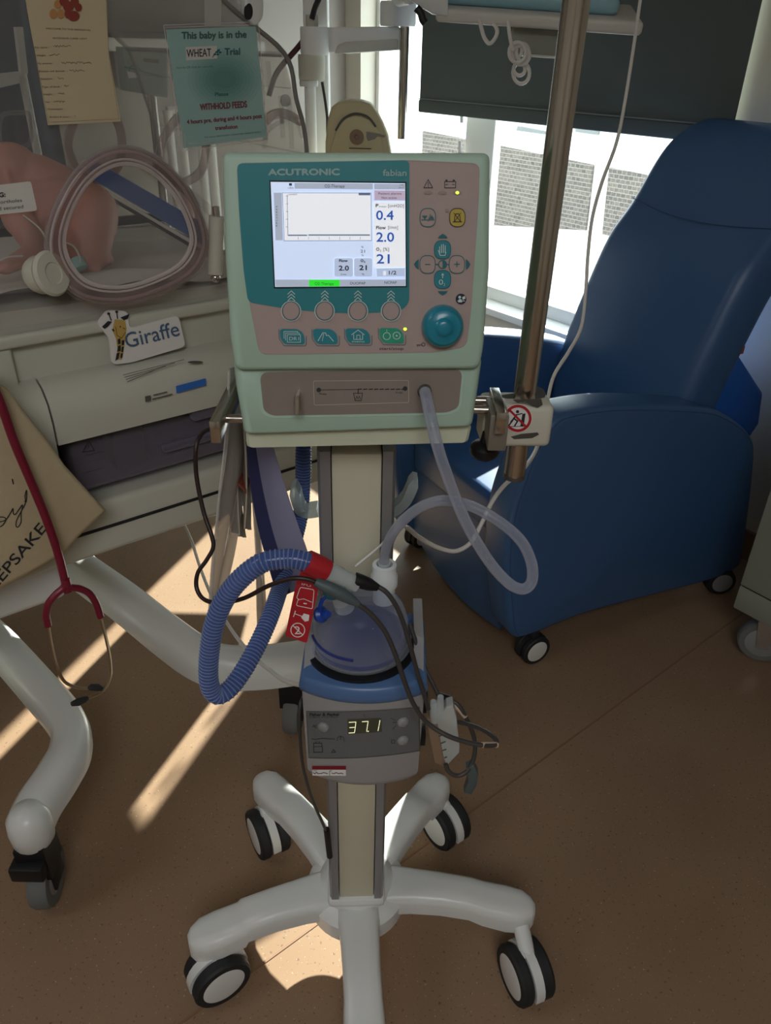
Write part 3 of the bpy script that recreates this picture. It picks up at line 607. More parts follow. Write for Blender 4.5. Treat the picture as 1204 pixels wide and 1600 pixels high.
gd = MB(); gd.rings(hum_rings([(HZ1-.006, .0005, .0), (HZ1-.002, .003, .0), (HZ1+.004, .0038, .0), (HZ1+.010, .002, .0), (HZ1+.015, .001, .0), (HZ1+.017, -.003, 0)])); gd.build('guard', 'blueguard', hu, smooth=60)
for s in (-1, 1):
    q = [(HC.x+s*(HW-.001), .66), (HC.x+s*(HW-.001), .765), (HC.x+s*(HW-.012), .765), (HC.x+s*(HW-.012), .668)]
    MB().rings([[V((x, y, HZ1+.014)) for x, y in q], [V((x, y+(.03 if i in (0, 3) else 0), HZ1+.042)) for i, (x, y) in enumerate(q)]]).build('side_cheek', 'greybody', hu)
CHC = V((onY(563, 1000, .70).x, .705, HZ1+.015)); CHF = T(CHC)
MB().lathe([(0, 0), (.066, 0), (.066, .006), (.058, .0065), (0, .0065)], CHF, 48).build('heater_plate', 'black', hu)
def hum_hit(px, py):
    d = ray(px, py); ox, oy = EYEP.x-HC.x, EYEP.y-HC.y; a = d.x*d.x+d.y*d.y; b = 2*(ox*d.x+oy*d.y); c = ox*ox+oy*oy-HRad*HRad
    t = (-b-math.sqrt(b*b-4*a*c))/(2*a); p = EYEP+d*t; n = V((p.x-HC.x, p.y-HC.y, 0)).normalized(); return p, n
Zh = zm(460, 1080, .18272)
def band(dec, x0, x1, top, bot, n=12):
    for i in range(n):
        a, b = i/n, (i+1)/n; dec.P([(x0[0]+(x1[0]-x0[0])*a, top(a)), (x0[0]+(x1[0]-x0[0])*b, top(b)), (x0[1]+(x1[1]-x0[1])*b, bot(b)), (x0[1]+(x1[1]-x0[1])*a, bot(a))])
hp = Dec(hum_hit, .0006, Zh); e0 = hp.h
def band2(dec, L0, R0, L1, R1, n=14):
    for i in range(n):
        a, b = i/n, (i+1)/n; mix = lambda p, q, t: (p[0]+(q[0]-p[0])*t, p[1]+(q[1]-p[1])*t)
        dec.e = 0; dec.P([mix(L0, R0, a), mix(L0, R0, b), mix(L1, R1, b), mix(L1, R1, a)])
for i in range(14):
    a, b = i/14, (i+1)/14; tpv = lambda t: 165-6*math.sin(math.pi*t)*-1 - 40*t*t*.9+4; bt = lambda t: 566+10*math.sin(math.pi*t)-64*t*t*.95
    xa = lambda t: 104+t*(1062-104); xb = lambda t: 126+t*(1068-126)
    hp.e = 0; hp.P([(xa(a), tpv(a)), (xa(b), tpv(b)), (xb(b), bt(b)), (xb(a), bt(a))])
hp.mat(1); hp.L([(xa(i/14), tpv(i/14)) for i in range(15)], 5, .0008); hp.L([(xb(i/14), bt(i/14)) for i in range(15)], 6); hp.L([(104, 166), (126, 566)], 5); hp.L([(1062, 130), (1068, 500)], 8)
hp.mat(2); hp.h = .0010; hp.text('Fisher & Paykel', 134, 206, 380, 24, 204, bold=1.6); hp.text('HEALTHCARE', 140, 222, 372, 9, 222)
hp.text('°C', 584, 210, 604, 18); hp.L([(156, 300), (190, 285)], 4); hp.L([(160, 285), (188, 312)], 4); hp.L([(820, 225), (860, 245)], 4); hp.L([(835, 320), (865, 290)], 4); hp.L([(835, 262), (875, 262)], 4); hp.L([(828, 412), (855, 412), (855, 440), (828, 440)], 4, closed=True)
hp.L([(150, 402), (180, 408), (240, 398), (345, 405)], 5); hp.L([(365, 420), (372, 388), (395, 378), (420, 390), (428, 430)], 4); hp.L([(395, 385), (395, 405)], 6); hp.L([(165, 440), (235, 440), (243, 515), (168, 518)], 5, closed=True); hp.L([(185, 425), (185, 440)], 4); hp.L([(215, 425), (215, 440)], 4); hp.L([(170, 470), (238, 468)], 4); hp.L([(318, 518), (335, 492), (352, 517)], 4, closed=True)
hp.build('control_panel', ['greypanel', 'darkalu', 'ink'], hu, keepn=True)
ds = Dec(hum_hit, .0012, Zh)
for i in range(6):
    a, b = i/6, (i+1)/6; ds.e = 0; ds.P([(455+a*285, 235-a*12), (455+b*285, 235-b*12), (455+b*290, 362-b*20), (455+a*290, 362-a*20)])
ds.mat(1); ds.h = .0016
for q in ([(468, 258), (525, 255)], [(525, 258), (520, 298)], [(472, 303), (518, 300)], [(520, 303), (513, 346)], [(466, 349), (511, 346)], [(578, 252), (628, 249)], [(628, 252), (622, 290)], [(622, 294), (616, 336)], [(728, 240), (721, 282)], [(720, 288), (712, 330)]): ds.L(q, 5.5)
ds.P(circ(629, 334, 5, None, 8))
ds.build('display', ['lcdoff', 'segment'], hu, keepn=True)
for cx, cy in ((250, 300), (924, 258), (924, 416)):
    p, n = hum_hit(*Zh(cx, cy)); x = UP.cross(n).normalized(); MB().lathe([(.0071, 0), (.0071, .002), (.0062, .0036), (.004, .0048), (0, .0052)], T(p, x, n.cross(x), n), 24).build('button', 'greybutton', hu)
sl = Dec(hum_hit, .0007, Zh)
for i in range(3):
    a, b = i/3, (i+1)/3
    sl.mat(0); sl.e = 0; sl.P([(152+a*288, 636), (152+b*288, 636), (152+b*288, 668), (152+a*288, 668)], .0007); sl.mat(1); sl.P([(153+a*287, 668), (153+b*287, 668), (155+b*285, 720), (155+a*285, 718)])
sl.mat(2); sl.h = .0010; sl.L([(303, 672), (303, 716)], 4); sl.L([(160, 690), (175, 702), (190, 688), (205, 700), (235, 698), (250, 690), (285, 700)], 6); sl.L([(320, 694), (340, 700), (356, 690), (380, 700), (400, 694), (418, 702)], 6); sl.L([(160, 675), (192, 674)], 3); sl.L([(308, 675), (322, 675)], 4)
sl.build('service_label', ['deepred', 'whiteprint', 'ink'], hu, keepn=True)
for (px, py, dx, dz) in ((656, 1094, .012, .022), (655, 1147, .008, .018)):
    q = onY(px, py, .69); MB().box((HC.x+HW+.003, .69, q.z), (.010, .022, dz), None, .001).build('socket', 'black', hu)

# ------------------------------------------------------------------ water chamber on the heater plate
cb = thing('water_chamber', CHC+UP*.0065, 'clear domed water chamber with blue water line sitting in the humidifier', 'water chamber')
CF_ = T(CHC+UP*.007)
MB().lathe([(.058, 0), (.0605, .003), (.0605, .008), (.056, .011), (.0562, .026), (.0545, .038), (.049, .052), (.040, .064), (.028, .073), (.016, .0775), (0, .079)], CF_, 56, cap=False).build('dome', 'dome', cb)
MB().lathe([(0, .0004), (.0555, .0004), (.0555, .003), (0, .003)], CF_, 48).build('base_plate', 'alu', cb)
MB().lathe([(0, .0035), (.0545, .0035), (.0545, .013), (0, .013)], CF_, 48).build('water', 'bluewater', cb)
m = MB(); a = [(.0572*math.cos(R(t)), .0572*math.sin(R(t)), .021) for t in range(196, 268, 4)]; m.tube([CF_ @ V(p) for p in a], .0016, 6).build('fill_line', 'waterline', cb)
m = MB(); m.tube([CF_ @ V((.050*math.cos(R(t)), .050*math.sin(R(t)), .004)) for t in range(180, 360, 8)], .0018, 6).build('base_seal', 'waterline', cb)
pc = onY(600, 902, .72); cz = CHC.z+.058
MB().lathe([(.0128, cz), (.0128, pc.z-.012), (.0155, pc.z-.010), (.0155, pc.z+.003), (.0138, pc.z+.006), (.0138, pc.z+.018), (.0095, pc.z+.019), (.0095, pc.z+.005), (0, pc.z+.005)], T((pc.x, pc.y, 0)), 32).build('inlet_port', 'collar', cb)
q1, q2 = onY(545, 945, .70), onY(515, 895, .66)
MB().tube([CF_ @ V((-.018, -.012, .060)), CF_ @ V((-.022, -.018, .086)), CF_ @ V((-.026, -.022, .097))], .0115, 20).build('outlet_port', 'frost', cb)
m = MB(); a = onY(519, 922, .63); b = onY(510, 944, .63); c = onY(503, 960, .635)
m.ball(a, .0105, None, 16); m.build('port_cap', 'tealcap', cb)
MB().tube(cr([onY(512, 930, .63), onY(503, 938, .63), onY(500, 950, .63), onY(503, 958, .635)], 6), .0022, 8).build('cap_strap', 'bluecap', cb)
nrm = (EYEP-c).normalized(); x = UP.cross(nrm).normalized(); nx = (nrm+x*.8).normalized(); x = UP.cross(nx).normalized()
MB().lathe([(0, -.004), (.0085, -.004), (.0088, .0), (.005, .003), (.0042, .010), (.0034, .011), (0, .0105)], T(c, x, nx.cross(x), nx), 24).build('plug', 'bluecap', cb)
m = MB()
for k in range(9):
    t, z = R(random.uniform(200, 340)), random.uniform(.028, .07); r = .0553-max(0, z-.045)*.45
    m.ball(CF_ @ V((r*math.cos(t), r*math.sin(t), z)), random.uniform(.0006, .0013), None, 6)
o = m.build('water_drops', 'dome', cb); o['kind'] = 'stuff'

# ------------------------------------------------------------------ breathing hose with its red tag
hs = thing('breathing_hose', onY(339, 1086, .62), 'blue corrugated breathing hose with red sleeve looping left of the humidifier', 'hose')
hp_ = cr(Ys([(484, 879, .625), (463, 874, .625), (445, 873, .625), (410, 879, .622), (377, 903, .62), (351, 936, .618), (334, 978, .615), (326, 1030, .612), (327, 1069, .61), (339, 1086, .612), (358, 1077, .62), (381, 1046, .64), (403, 1006, .67), (423, 960, .71), (440, 910, .77), (458, 850, .83), (470, 800, .87), (473, 750, .885), (474, 700, .89), (476, 640, .90)]), 18)
MB().tube(hp_, .0098, 16).build('hose_wall', 'bluehose', hs, smooth=60)
def resample(P, step):
    out = [P[0]]; acc = 0
    for a, b in zip(P[:-1], P[1:]):
        l = (b-a).length; t = step-acc
        while t <= l: out.append(a+(b-a)*(t/l)); t += step
        acc = (acc+l) % step
    return out
rp = resample(hp_, .0042); rb = MB(); up = UP.copy()
for i in range(1, len(rp)-1):
    t = (rp[i+1]-rp[i-1]).normalized(); up = (up-t*up.dot(t)).normalized(); w_ = t.cross(up)
    rb.tube([rp[i]+(up*math.cos(2*math.pi*j/14)+w_*math.sin(2*math.pi*j/14))*.0100 for j in range(14)], .0008, 5, closed=True)
o = rb.build('ribs', 'paleribs', hs); o['kind'] = 'stuff'
s0, s1, s2 = onY(483, 879, .625), onY(510, 892, .628), onY(557, 913, .634); sd = (s1-s0).normalized()
MB().tube([s0-sd*.003, s0+sd*.012, s1], [.0118, .0122, .0118], 24).build('sleeve', 'red', hs)
MB().tube([s1-sd*.001, s1+(s2-s1)*.45, s1+(s2-s1)*.55, s2], [.0102, .0098, .0088, .0085], 24).build('end_connector', 'frost', hs)
tgn = V((-.35, -1, .12)).normalized(); tg0 = onY(470, 950, .622); Zt = zm(440, 820, .349); th = plane_hit(tg0, tgn)
tg = Dec(th, 0, Zt); tgp = rnd([(88, 205), (188, 250), (165, 275), (112, 530), (15, 496), (66, 252)], 10, 3)
P = [tg.pt(*p) for p in tgp]; tg.rings([P, [p-tgn*.0008 for p in P]])
tg.mat(1); tg.h = .0006
tg.L(rnd([(84, 278), (146, 290), (138, 375), (66, 360), (76, 330), (68, 326)], 8), 3, closed=True); tg.L([(74, 334), (100, 330), (136, 345)], 2.6); tg.L([(100, 350), (112, 352)], 5)
tg.P([(100, 395), (125, 402), (122, 428), (105, 432), (88, 414)]); tg.L([(58, 396), (92, 408)], 3.5); tg.L([(63, 384), (54, 410)], 4)
tg.ring((73, 470), 31, 4); tg.text('2', 58, 488, 84, 36); tg.L([(52, 450), (94, 490)], 4)
tg.text('IFU', 90, 268, 130, 9, 277)
tg.build('tag', ['red', 'whiteprint'], hs)

# ------------------------------------------------------------------ clear tube from the ventilator outlet to the chamber
ct = cr(Ys([(663, 609, .688), (666, 622, .675), (673, 655, .66), (681, 689, .65), (693, 728, .64), (710, 774, .63), (729, 819, .62), (755, 864, .612), (778, 895, .61), (800, 915, .61), (819, 920, .612), (831, 906, .617), (829, 876, .624), (811, 842, .632), (772, 810, .642), (727, 788, .652), (685, 783, .662), (648, 798, .675), (617, 828, .69), (602, 861, .71), (600, 885, .72), (600, 905, .72)]), 10)
mt = MB(); mt.tube(ct, .0056, 14); o = mt.build('clear_tube', 'clearhose', smooth=60, props=('clear plastic tube looping from the ventilator outlet to the humidifier chamber', 'tube'))
MB().tube([ct[-14], ct[-1]], .0072, 14).build('tube_cuff', 'frost', o)
i0 = ct[:4]; MB().tube(i0, .0064, 14).build('tube_end', 'darkalu', o)

# ------------------------------------------------------------------ cables
def cable(name, pts, r, m_, label, n=8, extra=None):
    P = cr(Ys(pts), n); o = MB().tube(P, r, 8).build(name, m_, smooth=60, props=(label, 'cable', 'cables around the humidifier'))
    for nm, a, b, rr, mm in (extra or []):
        MB().tube(cr(Ys([a, ((a[0]+b[0])/2, (a[1]+b[1])/2, (a[2]+b[2])/2), b]), 4), rr, 12).build(nm, mm, o)
    return o
c1 = cable('probe_cable', [(352, 650, .80), (330, 668, .75), (315, 678, .72), (306, 700, .705), (307, 745, .70), (318, 800, .69), (330, 835, .68), (333, 855, .675), (322, 876, .67), (309, 895, .665), (307, 918, .66), (318, 936, .65), (342, 942, .635), (380, 935, .615), (420, 915, .605), (455, 904, .60), (480, 905, .60), (500, 913, .60)], .0024, 'browncable', 'thin brown black cable drooping from the left rail to the grey plug')
m = MB(); P = Ys([(492, 909, .60), (508, 916, .60), (532, 927, .60), (548, 937, .60), (560, 944, .60)]); m.tube(P, [.0042, .0062, .0072, .0052, .0032], 14).build('grey_plug', 'sockgrey', c1)
cable('heater_cable', [(556, 942, .60), (580, 960, .60), (603, 990, .60), (620, 1030, .60), (634, 1072, .60), (648, 1104, .60), (668, 1130, .60), (700, 1150, .595), (735, 1161, .595), (760, 1165, .597), (775, 1163, .605), (772, 1153, .615), (755, 1141, .63), (735, 1133, .645), (712, 1127, .66)], .0027, 'greycable', 'grey cable from the grey plug curving below the small white box with a pink tip', extra=[('tip', (752, 1164, .596), (776, 1164, .605), .0033, 'beigetip')])
b3 = cable('adapter_cable', [(586, 914, .638), (606, 928, .636), (624, 958, .635), (638, 1000, .635), (650, 1045, .637), (661, 1080, .64), (669, 1108, .645)], .0027, 'greycable', 'grey cable from the black plug at the hose end to the white box')
m = MB(); P = Ys([(554, 906, .634), (562, 908, .634), (576, 913, .636), (590, 918, .637)]); m.tube(P, [.0082, .0076, .0068, .0038], 16).build('black_plug', 'black', b3)
cable('sensor_cable', [(640, 975, .70), (650, 1005, .69), (662, 1040, .68), (677, 1070, .67), (690, 1098, .66)], .0026, 'greycable', 'short grey cable entering the white box beside the humidifier')
lc = cable('looped_cable', [(690, 1090, .68), (702, 1093, .675), (716, 1102, .67), (728, 1122, .665), (738, 1145, .66), (742, 1168, .655), (738, 1190, .65), (728, 1206, .645), (714, 1212, .642), (701, 1206, .642), (696, 1194, .645)], .0028, 'greycable', 'beige grey cable looping from the humidifier socket under the white box', extra=[('socket_plug', (686, 1089, .68), (704, 1094, .675), .0055, 'black'), ('worn_section', (706, 1096, .673), (727, 1120, .6655), .0031, 'beigetip')])
q = onY(736, 1212, .645); 
cg = MB(); Pq = [onY(x, y, .645) for x, y in ((728, 1202), (740, 1196), (747, 1210), (745, 1228), (736, 1242), (725, 1240), (731, 1222))]; cg.prism(Pq, (0, .012, 0), None, .0015).build('cable_clip', 'sockgrey', props=('grey plastic clip hanging on the looped cable below the white box', 'cable clip'))
# white box
bx = thing('sensor_box', onY(692, 1195, .655), 'small pale grey plastic box with brown-lit side hanging right of the humidifier', 'box')
Zb = zm(620, 1060, .14952); yb = .652
f0 = [onY(*Zb(x, y), yb) for x, y in ((415, 445), (520, 300), (585, 285), (622, 420), (655, 720), (650, 780), (520, 915), (490, 850))]
MB().prism(f0, (0, .016, 0), None, .0015).build('cover', 'boxgrey', bx)
f1 = [onY(*Zb(x, y), yb+.002) for x, y in ((310, 420), (415, 445), (490, 850), (520, 915), (470, 915), (395, 885), (330, 560))]
MB().prism(f1, (0, .014, 0), None, .001).build('side_panel', 'boxbrownlit', bx)  # brown light falling on this side is put into its colour
for k in range(4):
    MB().tube([onY(*Zb(440+k*18, 605+k*75), yb-.0006), onY(*Zb(498+k*8, 580+k*80), yb-.0006)], .0008, 6).build('vent_slot', 'printgrey', bx)
for a, b in (((380, 240), (400, 430)), ((455, 190), (450, 400))): MB().tube(Ys([(*Zb(*a), .655), (*Zb((a[0]+b[0])/2-5, (a[1]+b[1])/2), .656), (*Zb(*b), .658)]), [.0036, .005, .0066], 12).build('strain_relief', 'frost', bx)
lg = cable('temperature_cable', [(476, 1085, .72), (469, 1100, .70), (468, 1140, .69), (472, 1190, .69), (480, 1225, .70), (490, 1255, .72), (502, 1282, .74), (510, 1300, .752)], .0022, 'greycable', 'thin grey cable hanging down the left side of the column', extra=[('black_connector', (510, 1296, .752), (515, 1338, .755), .0048, 'black')])
cable('mains_cable', [(284, 812, 1.62), (298, 842, 1.52), (312, 885, 1.40), (330, 930, 1.26), (360, 982, 1.08), (392, 1022, .96), (420, 1046, .88), (446, 1064, .82), (476, 1072, .77)], .0034, 'whitecable', 'white mains cable running from under the incubator to the humidifier')

# ------------------------------------------------------------------ papers hanging on the left rail
sv = thing('document_pouch', onY(362, 985, .76), 'clear plastic document pouch hanging from the left rail', 'pouch')
def sheet(cols, th):
    """cols: two poly-lines of world points top to bottom"""
    A, B = cr(cols[0], 5), cr(cols[1], 5); n = min(len(A), len(B)); m = MB(); rr = []
    for i in range(n):
        d = (B[i]-A[i]); nn = d.cross(V((0, 0, 1))).normalized()*th
        row = []
        for k in range(9):
            t = k/8; row.append(A[i]+d*t + nn*.5*math.sin(t*9+i*.35)*3)
        rr.append(row + [p+nn for p in row[::-1]])
    return m.rings(rr)
sheet([Ys([(357, 575, .80), (352, 690, .78), (340, 800, .75), (330, 900, .73), (322, 985, .71)]), Ys([(378, 570, .90), (388, 660, .88), (380, 760, .86), (366, 850, .82), (350, 930, .77), (334, 995, .735)])], .0012).build('front_sheet', 'sleeve', sv)
sheet([Ys([(383, 690, .80), (392, 780, .79), (400, 880, .78), (404, 1000, .77)]), Ys([(396, 690, .90), (404, 780, .88), (410, 880, .85), (416, 1003, .82)])], .0012).build('back_sheet', 'sleeve', sv)
MB().tube(cr(Ys([(358, 580, .79), (352, 690, .77), (340, 800, .74), (326, 990, .71)]), 6), .0016, 6).build('front_edge', 'sleeve', sv)
bk = thing('booklet', onY(370, 830, .84), 'worn booklet with orange band hanging folded inside the pouch', 'booklet')
for q in (((360, 660), (356, 770), (364, 832)), ((366, 655), (366, 780), (374, 838)), ((378, 650), (380, 760), (382, 826))):
    a = Ys([(x, y, .83) for x, y in q]); b = Ys([(x+9, y+2, .90) for x, y in q]); sheet([a, b], .002).build('page', 'paper', bk)
m = MB(); a = Ys([(358, 766, .828), (370, 752, .828), (384, 766, .828)]); m.rings([[p, p+V((0, .03, 0)), p+V((0, .03, -.005)), p+V((0, 0, -.005))] for p in a]).build('band', 'orangepaper', bk)
vc = MB(); L0 = cr(Ys([(384, 690, .775), (391, 760, .772), (404, 830, .768), (419, 885, .765), (434, 936, .762)]), 5); R0 = cr(Ys([(422, 690, .80), (443, 760, .797), (463, 820, .793), (480, 868, .79), (496, 925, .785)]), 5)
rr = []
for a, b in zip(L0, R0):
    row = [a+(b-a)*t+V((0, .012*math.sin(t*2.6), 0)) for t in [k/10 for k in range(11)]]; rr.append(row+[p+V((0, .0009, 0)) for p in row[::-1]])
vc.rings(rr)
for i, f in enumerate(vc.f):
    if len(f) == 4 and (f[0] % 22) < 3: vc.m[i] = 1
vo = vc.build('leaflet', ['violetcard', 'bluecardedge'], props=('violet leaflet with dark blue edge hanging beside the pouch', 'leaflet'))
# ------------------------------------------------------------------ blue recliner
FRP = V((.408, 1.563, 0)); CFd = V((-.882, -.471, 0)).normalized(); CSd = V((-CFd.y, CFd.x, 0)); 
CH = T(FRP, CFd, CSd, UP)   # x forward, y across towards the camera side, z up
ch = thing('recliner_chair', CH @ V((-.35, -.31, 0)), 'large navy blue vinyl recliner armchair on castors by the window', 'armchair', yaw=math.atan2(CFd.y, CFd.x))
side = [(.053, .712), (-.0, .724), (-.161, .712), (-.431, .655), (-.554, .600), (-.640, .535), (-.676, .47), (-.72, .3), (-.755, .12), (-.74, .075), (-.637, .068), (-.36, .09), (-.124, .108), (.035, .102), (.082, .12), (.107, .211), (.134, .355), (.136, .489), (.116, .585), (.092, .660)]
sm = [(p.x, p.y) for p in cr([V((a, b, 0)) for a, b in side], 4, True)]
def arm_panel(s0, s1, nm):
    c = V((sum(p[0] for p in sm)/len(sm), sum(p[1] for p in sm)/len(sm), 0)); rr = []
    L = s1-s0
    for t, ins in ((0, .022), (.03, .010), (.09, .003), (.2, 0), (.8, 0), (.91, .003), (.97, .010), (1, .022)):
        rr.append([CH @ V((a-(a-c.x)/math.hypot(a-c.x, b-c.y)*ins, s0+L*t, b-(b-c.y)/math.hypot(a-c.x, b-c.y)*ins)) for a, b in sm])
    m = MB(); m.rings(rr); o = m.build(nm, 'navyvinyl', ch, smooth=60)
    P = [CH @ V((a-(a-c.x)/math.hypot(a-c.x, b-c.y)*.012, s1-L*.035, b-(b-c.y)/math.hypot(a-c.x, b-c.y)*.012)) for a, b in sm]
    MB().tube(P, .0016, 6, closed=True).build('piping', 'seam', o)
arm_panel(-.105, .0, 'armrest'); arm_panel(-.672, -.567, 'armrest')
def pillow(mb, x0, x1, y0, y1, z0, z1, r=.03, tilt=0.0, crown=.01):
    n = 10
    def top(i, j):
        u, v = i/n, j/n; return (x0+(x1-x0)*u, y0+(y1-y0)*v)
    mb.box(((x0+x1)/2, (y0+y1)/2, (z0+z1)/2), (x1-x0, y1-y0, z1-z0), CH @ M.Rotation(tilt, 4, 'Y'), r, 4); return mb
pillow(MB(), -.47, .055, -.565, -.107, .335, .452, .022, R(3)).build('seat_cushion', 'navyvinyl', ch, smooth=60)
lr = []
for z, k in ((.43, .0), (.40, .008), (.3, .018), (.2, .02), (.12, .012), (.085, 0)):
    lr.append((z, k))
m = MB(); rows = []
n = 16
for z, k in lr:
    row = []
    for i in range(n+1):
        t = i/n; y = -.565+.458*t; zz = z - (.034*math.sin(math.pi*t) + .03*t if z < .2 else 0)*(1 if z < .1 else .5); row.append(CH @ V((.048+k+.006*math.sin(math.pi*t), y, zz)))
    rows.append(row + [p - CFd*.055 for p in row[::-1]])
m.rings(rows).build('leg_rest', 'navyvinyl', ch, smooth=60)
MB().box((-.33, -.33, .22), (.6, .45, .2), CH, .01).build('base_frame', 'navydark', ch)
prof = cr([V((a, b, 0)) for a, b in ((-.40, .40), (-.398, .52), (-.415, .66), (-.468, .82), (-.525, .96), (-.590, 1.045), (-.652, 1.15), (-.69, 1.215), (-.715, 1.245), (-.735, 1.262))], 4)
rr = []; N_ = len(prof)
for i, p in enumerate(prof):
    t = (prof[min(i+1, N_-1)]-prof[max(i-1, 0)]).normalized(); nb = V((-t.y, t.x, 0))
    if nb.x > 0: nb = -nb
    u = p.y; w0, w1 = -.562, -.055
    ease = max(0, (u-1.12)/(1.262-1.12)); sh = .10*(1-math.sqrt(max(0, 1-ease**2.4)))*1.0
    th = .145*(1 if u < 1.15 else max(.3, math.sqrt(max(0, 1-((u-1.15)/.13)**2))))
    if u < .6: th = .145
    a0, a1 = w0+sh, w1-sh*.9; q = rrect(a0, 0, a1, th, min(.04, th*.45), 5)
    rr.append([CH @ V((p.x+nb.x*d - .012*math.sin(math.pi*max(0, min(1, (s-a0)/(a1-a0))))*-1*(1 if d < th*.4 else 0), s, p.y+nb.y*d)) for s, d in q])
bkc = MB().rings(rr).build('back_cushion', 'navyvinyl', ch, smooth=60)
def back_pt(s, u):
    for a, b in zip(prof[:-1], prof[1:]):
        if a.y <= u <= b.y: t = (u-a.y)/(b.y-a.y); x = a.x+(b.x-a.x)*t; break
    return CH @ V((x+.0125*math.sin(math.pi*(s+.562)/.507)+.0006, s, u))
MB().tube([back_pt(-.545+.47*k/24, 1.055-.018*math.sin(math.pi*k/24)) for k in range(25)], .0013, 6).build('headrest_seam', 'seam', bkc)
m = MB(); q = [(-.53, .50), (-.56, .70), (-.63, .735), (-.78, .60), (-.80, .50), (-.76, .44), (-.6, .42)]
m.prism([CH @ V((a, -.10, b)) for a, b in q], CSd*-.42, None, .02).build('back_wing', 'brightblue', ch, smooth=60)
tgp_ = onP(1158, 547, CH @ V((0, -.06, 0)), CSd)
MB().box((0, 0, 0), (.016, .003, .02), T(tgp_, CFd, CSd, UP)).build('back_label', 'orangepaper', ch)
for x, y, hd in ((.0, .0, .5), (.0, -.637, .2), (-.70, -.02, .9), (-.70, -.62, .4)):
    p = CH @ V((x, y-.02 if y == 0 else y, .0425)); ax = (CSd*math.cos(hd-.5)+CFd*math.sin(hd-.5))
    twin_castor(ch, p, ax, .0425, .115, face='greybutton' if x < -.5 else 'whiteplastic', shell='rubber', gap=.012, wd=.017)

# ------------------------------------------------------------------ incubator (room axes)
def I(a, b, z): return ROOM @ V((a, b, z))
iN = -E2
ic = thing('incubator', I(.3, 1.5, 0), 'clear-hooded white baby incubator with big oval porthole on splayed white legs', 'incubator', yaw=YAW)
def ibox(a0, a1, b0, b1, z0, z1, bev=.006): return MB().box(((a0+a1)/2, (b0+b1)/2, (z0+z1)/2), (a1-a0, b1-b0, z1-z0), ROOM, bev, 3)
AL, AR, BB = -.32, .755, 1.86
ibox(AL, AR, 1.175, BB, 1.018, 1.036, .005).build('tub_lip', 'incwhite', ic)
ibox(AL+.01, AR-.01, 1.195, BB-.01, .93, 1.02, .006).build('tub_wall', 'incwhite', ic)
ibox(.205, .235, 1.182, 1.2, .93, 1.02, .004).build('tub_rib', 'incwhite', ic)
m = MB(); prf = [(1.30, .962), (1.185, .962), (1.165, .955), (1.148, .935), (1.142, .905), (1.145, .868), (1.16, .866), (1.30, .866)]
m.rings([[I(a, b, z) for b, z in prf] for a in (.262, .80)]).build('drawer_fascia', 'incwhite', ic, smooth=50)
m = MB(); m.rings([[I(a, b, z) for b, z in prf[:6]+[(1.150, .75), (1.16, .69), (1.30, .69)]] for a in (.0, .259)]).build('fascia_end_cap', 'incwhite', ic, smooth=50)
ibox(.262, .80, 1.28, 1.30, .70, .87, .002).build('drawer_cavity', 'cavity', ic)
dw = ibox(.285, .80, 1.17, 1.275, .765, .86, .008).build('drawer', 'drawerclear', ic)
ibox(.36, .415, 1.20, 1.26, .768, .85, .004).build('inner_tray', 'printgrey', dw); ibox(.43, .79, 1.18, 1.26, .768, .81, .006).build('inner_tray', 'drawerclear', dw)
ibox(.43, .80, 1.156, 1.172, .80, .812, .004).build('drawer_handle', 'drawerclear', dw)
ibox(.485, .60, 1.150, 1.17, .845, .872, .008).build('drawer_latch', 'drawerclear', dw)
m = Dec(plane_hit(E2*1.1985, iN), .0004, zm(0, 600, .2186)); m.hit = plane_hit(E2*1.168, iN); m.L([(590, 485), (632, 405), (672, 475)], 4, closed=True); m.L([(632, 430), (632, 455)], 4); m.L([(590, 515), (735, 478)], 1.5); m.L([(585, 640), (730, 600)], 1.5)
m.build('drawer_print', 'ink', dw)
ibox(AL, .79, 1.155, BB, .645, .745, .012).build('chassis', 'incwhite', ic)
ibox(.26, .80, 1.152, 1.16, .695, .700, .001).build('chassis_gap', 'black', ic)
ibox(-.3, .235, 1.2, 1.7, .555, .65, .012).build('column_housing', 'whiteplastic', ic)
ibox(-.28, .03, 1.4, 1.7, .2, .56, .02).build('lift_column', 'incwhite', ic)
# base legs
def leg(px, w, h, endcap=True):
    P = cr([onZ(x, y, z) for x, y, z in px], 7); m = MB(); rr = []
    for i, p in enumerate(P):
        t = (P[min(i+1, len(P)-1)]-P[max(i-1, 0)]); t.z = 0; t.normalize(); n = V((-t.y, t.x, 0))
        rr.append([p+n*a*w+UP*(b*h) for a, b in ((-1, -.9), (-1.05, -.3), (-.95, .25), (-.6, .6), (0, .72), (.6, .6), (.95, .25), (1.05, -.3), (1, -.9))])
    m.rings(rr); return m, P
m, P1 = leg([(-120, 905, .24), (-20, 985, .235), (60, 1070, .23), (104, 1125, .226), (108, 1165, .222), (88, 1205, .22), (58, 1250, .215), (42, 1285, .21)], .036, .042); m.build('base_leg', 'whiteplastic', ic, smooth=55)
m, P2 = leg([(120, 880, .27), (190, 930, .265), (260, 985, .26), (310, 1020, .25), (350, 1034, .24), (400, 1035, .235), (450, 1030, .23), (485, 1024, .225)], .04, .05); m.build('base_leg', 'whiteplastic', ic, smooth=55)
m = MB(); m.lathe([(0, .16), (.03, .16), (.036, .17), (.038, .20), (.036, .225), (.025, .243), (0, .25)], T((P1[-1].x+.004, P1[-1].y, 0)), 28).build('leg_end', 'whiteplastic', ic, smooth=60)
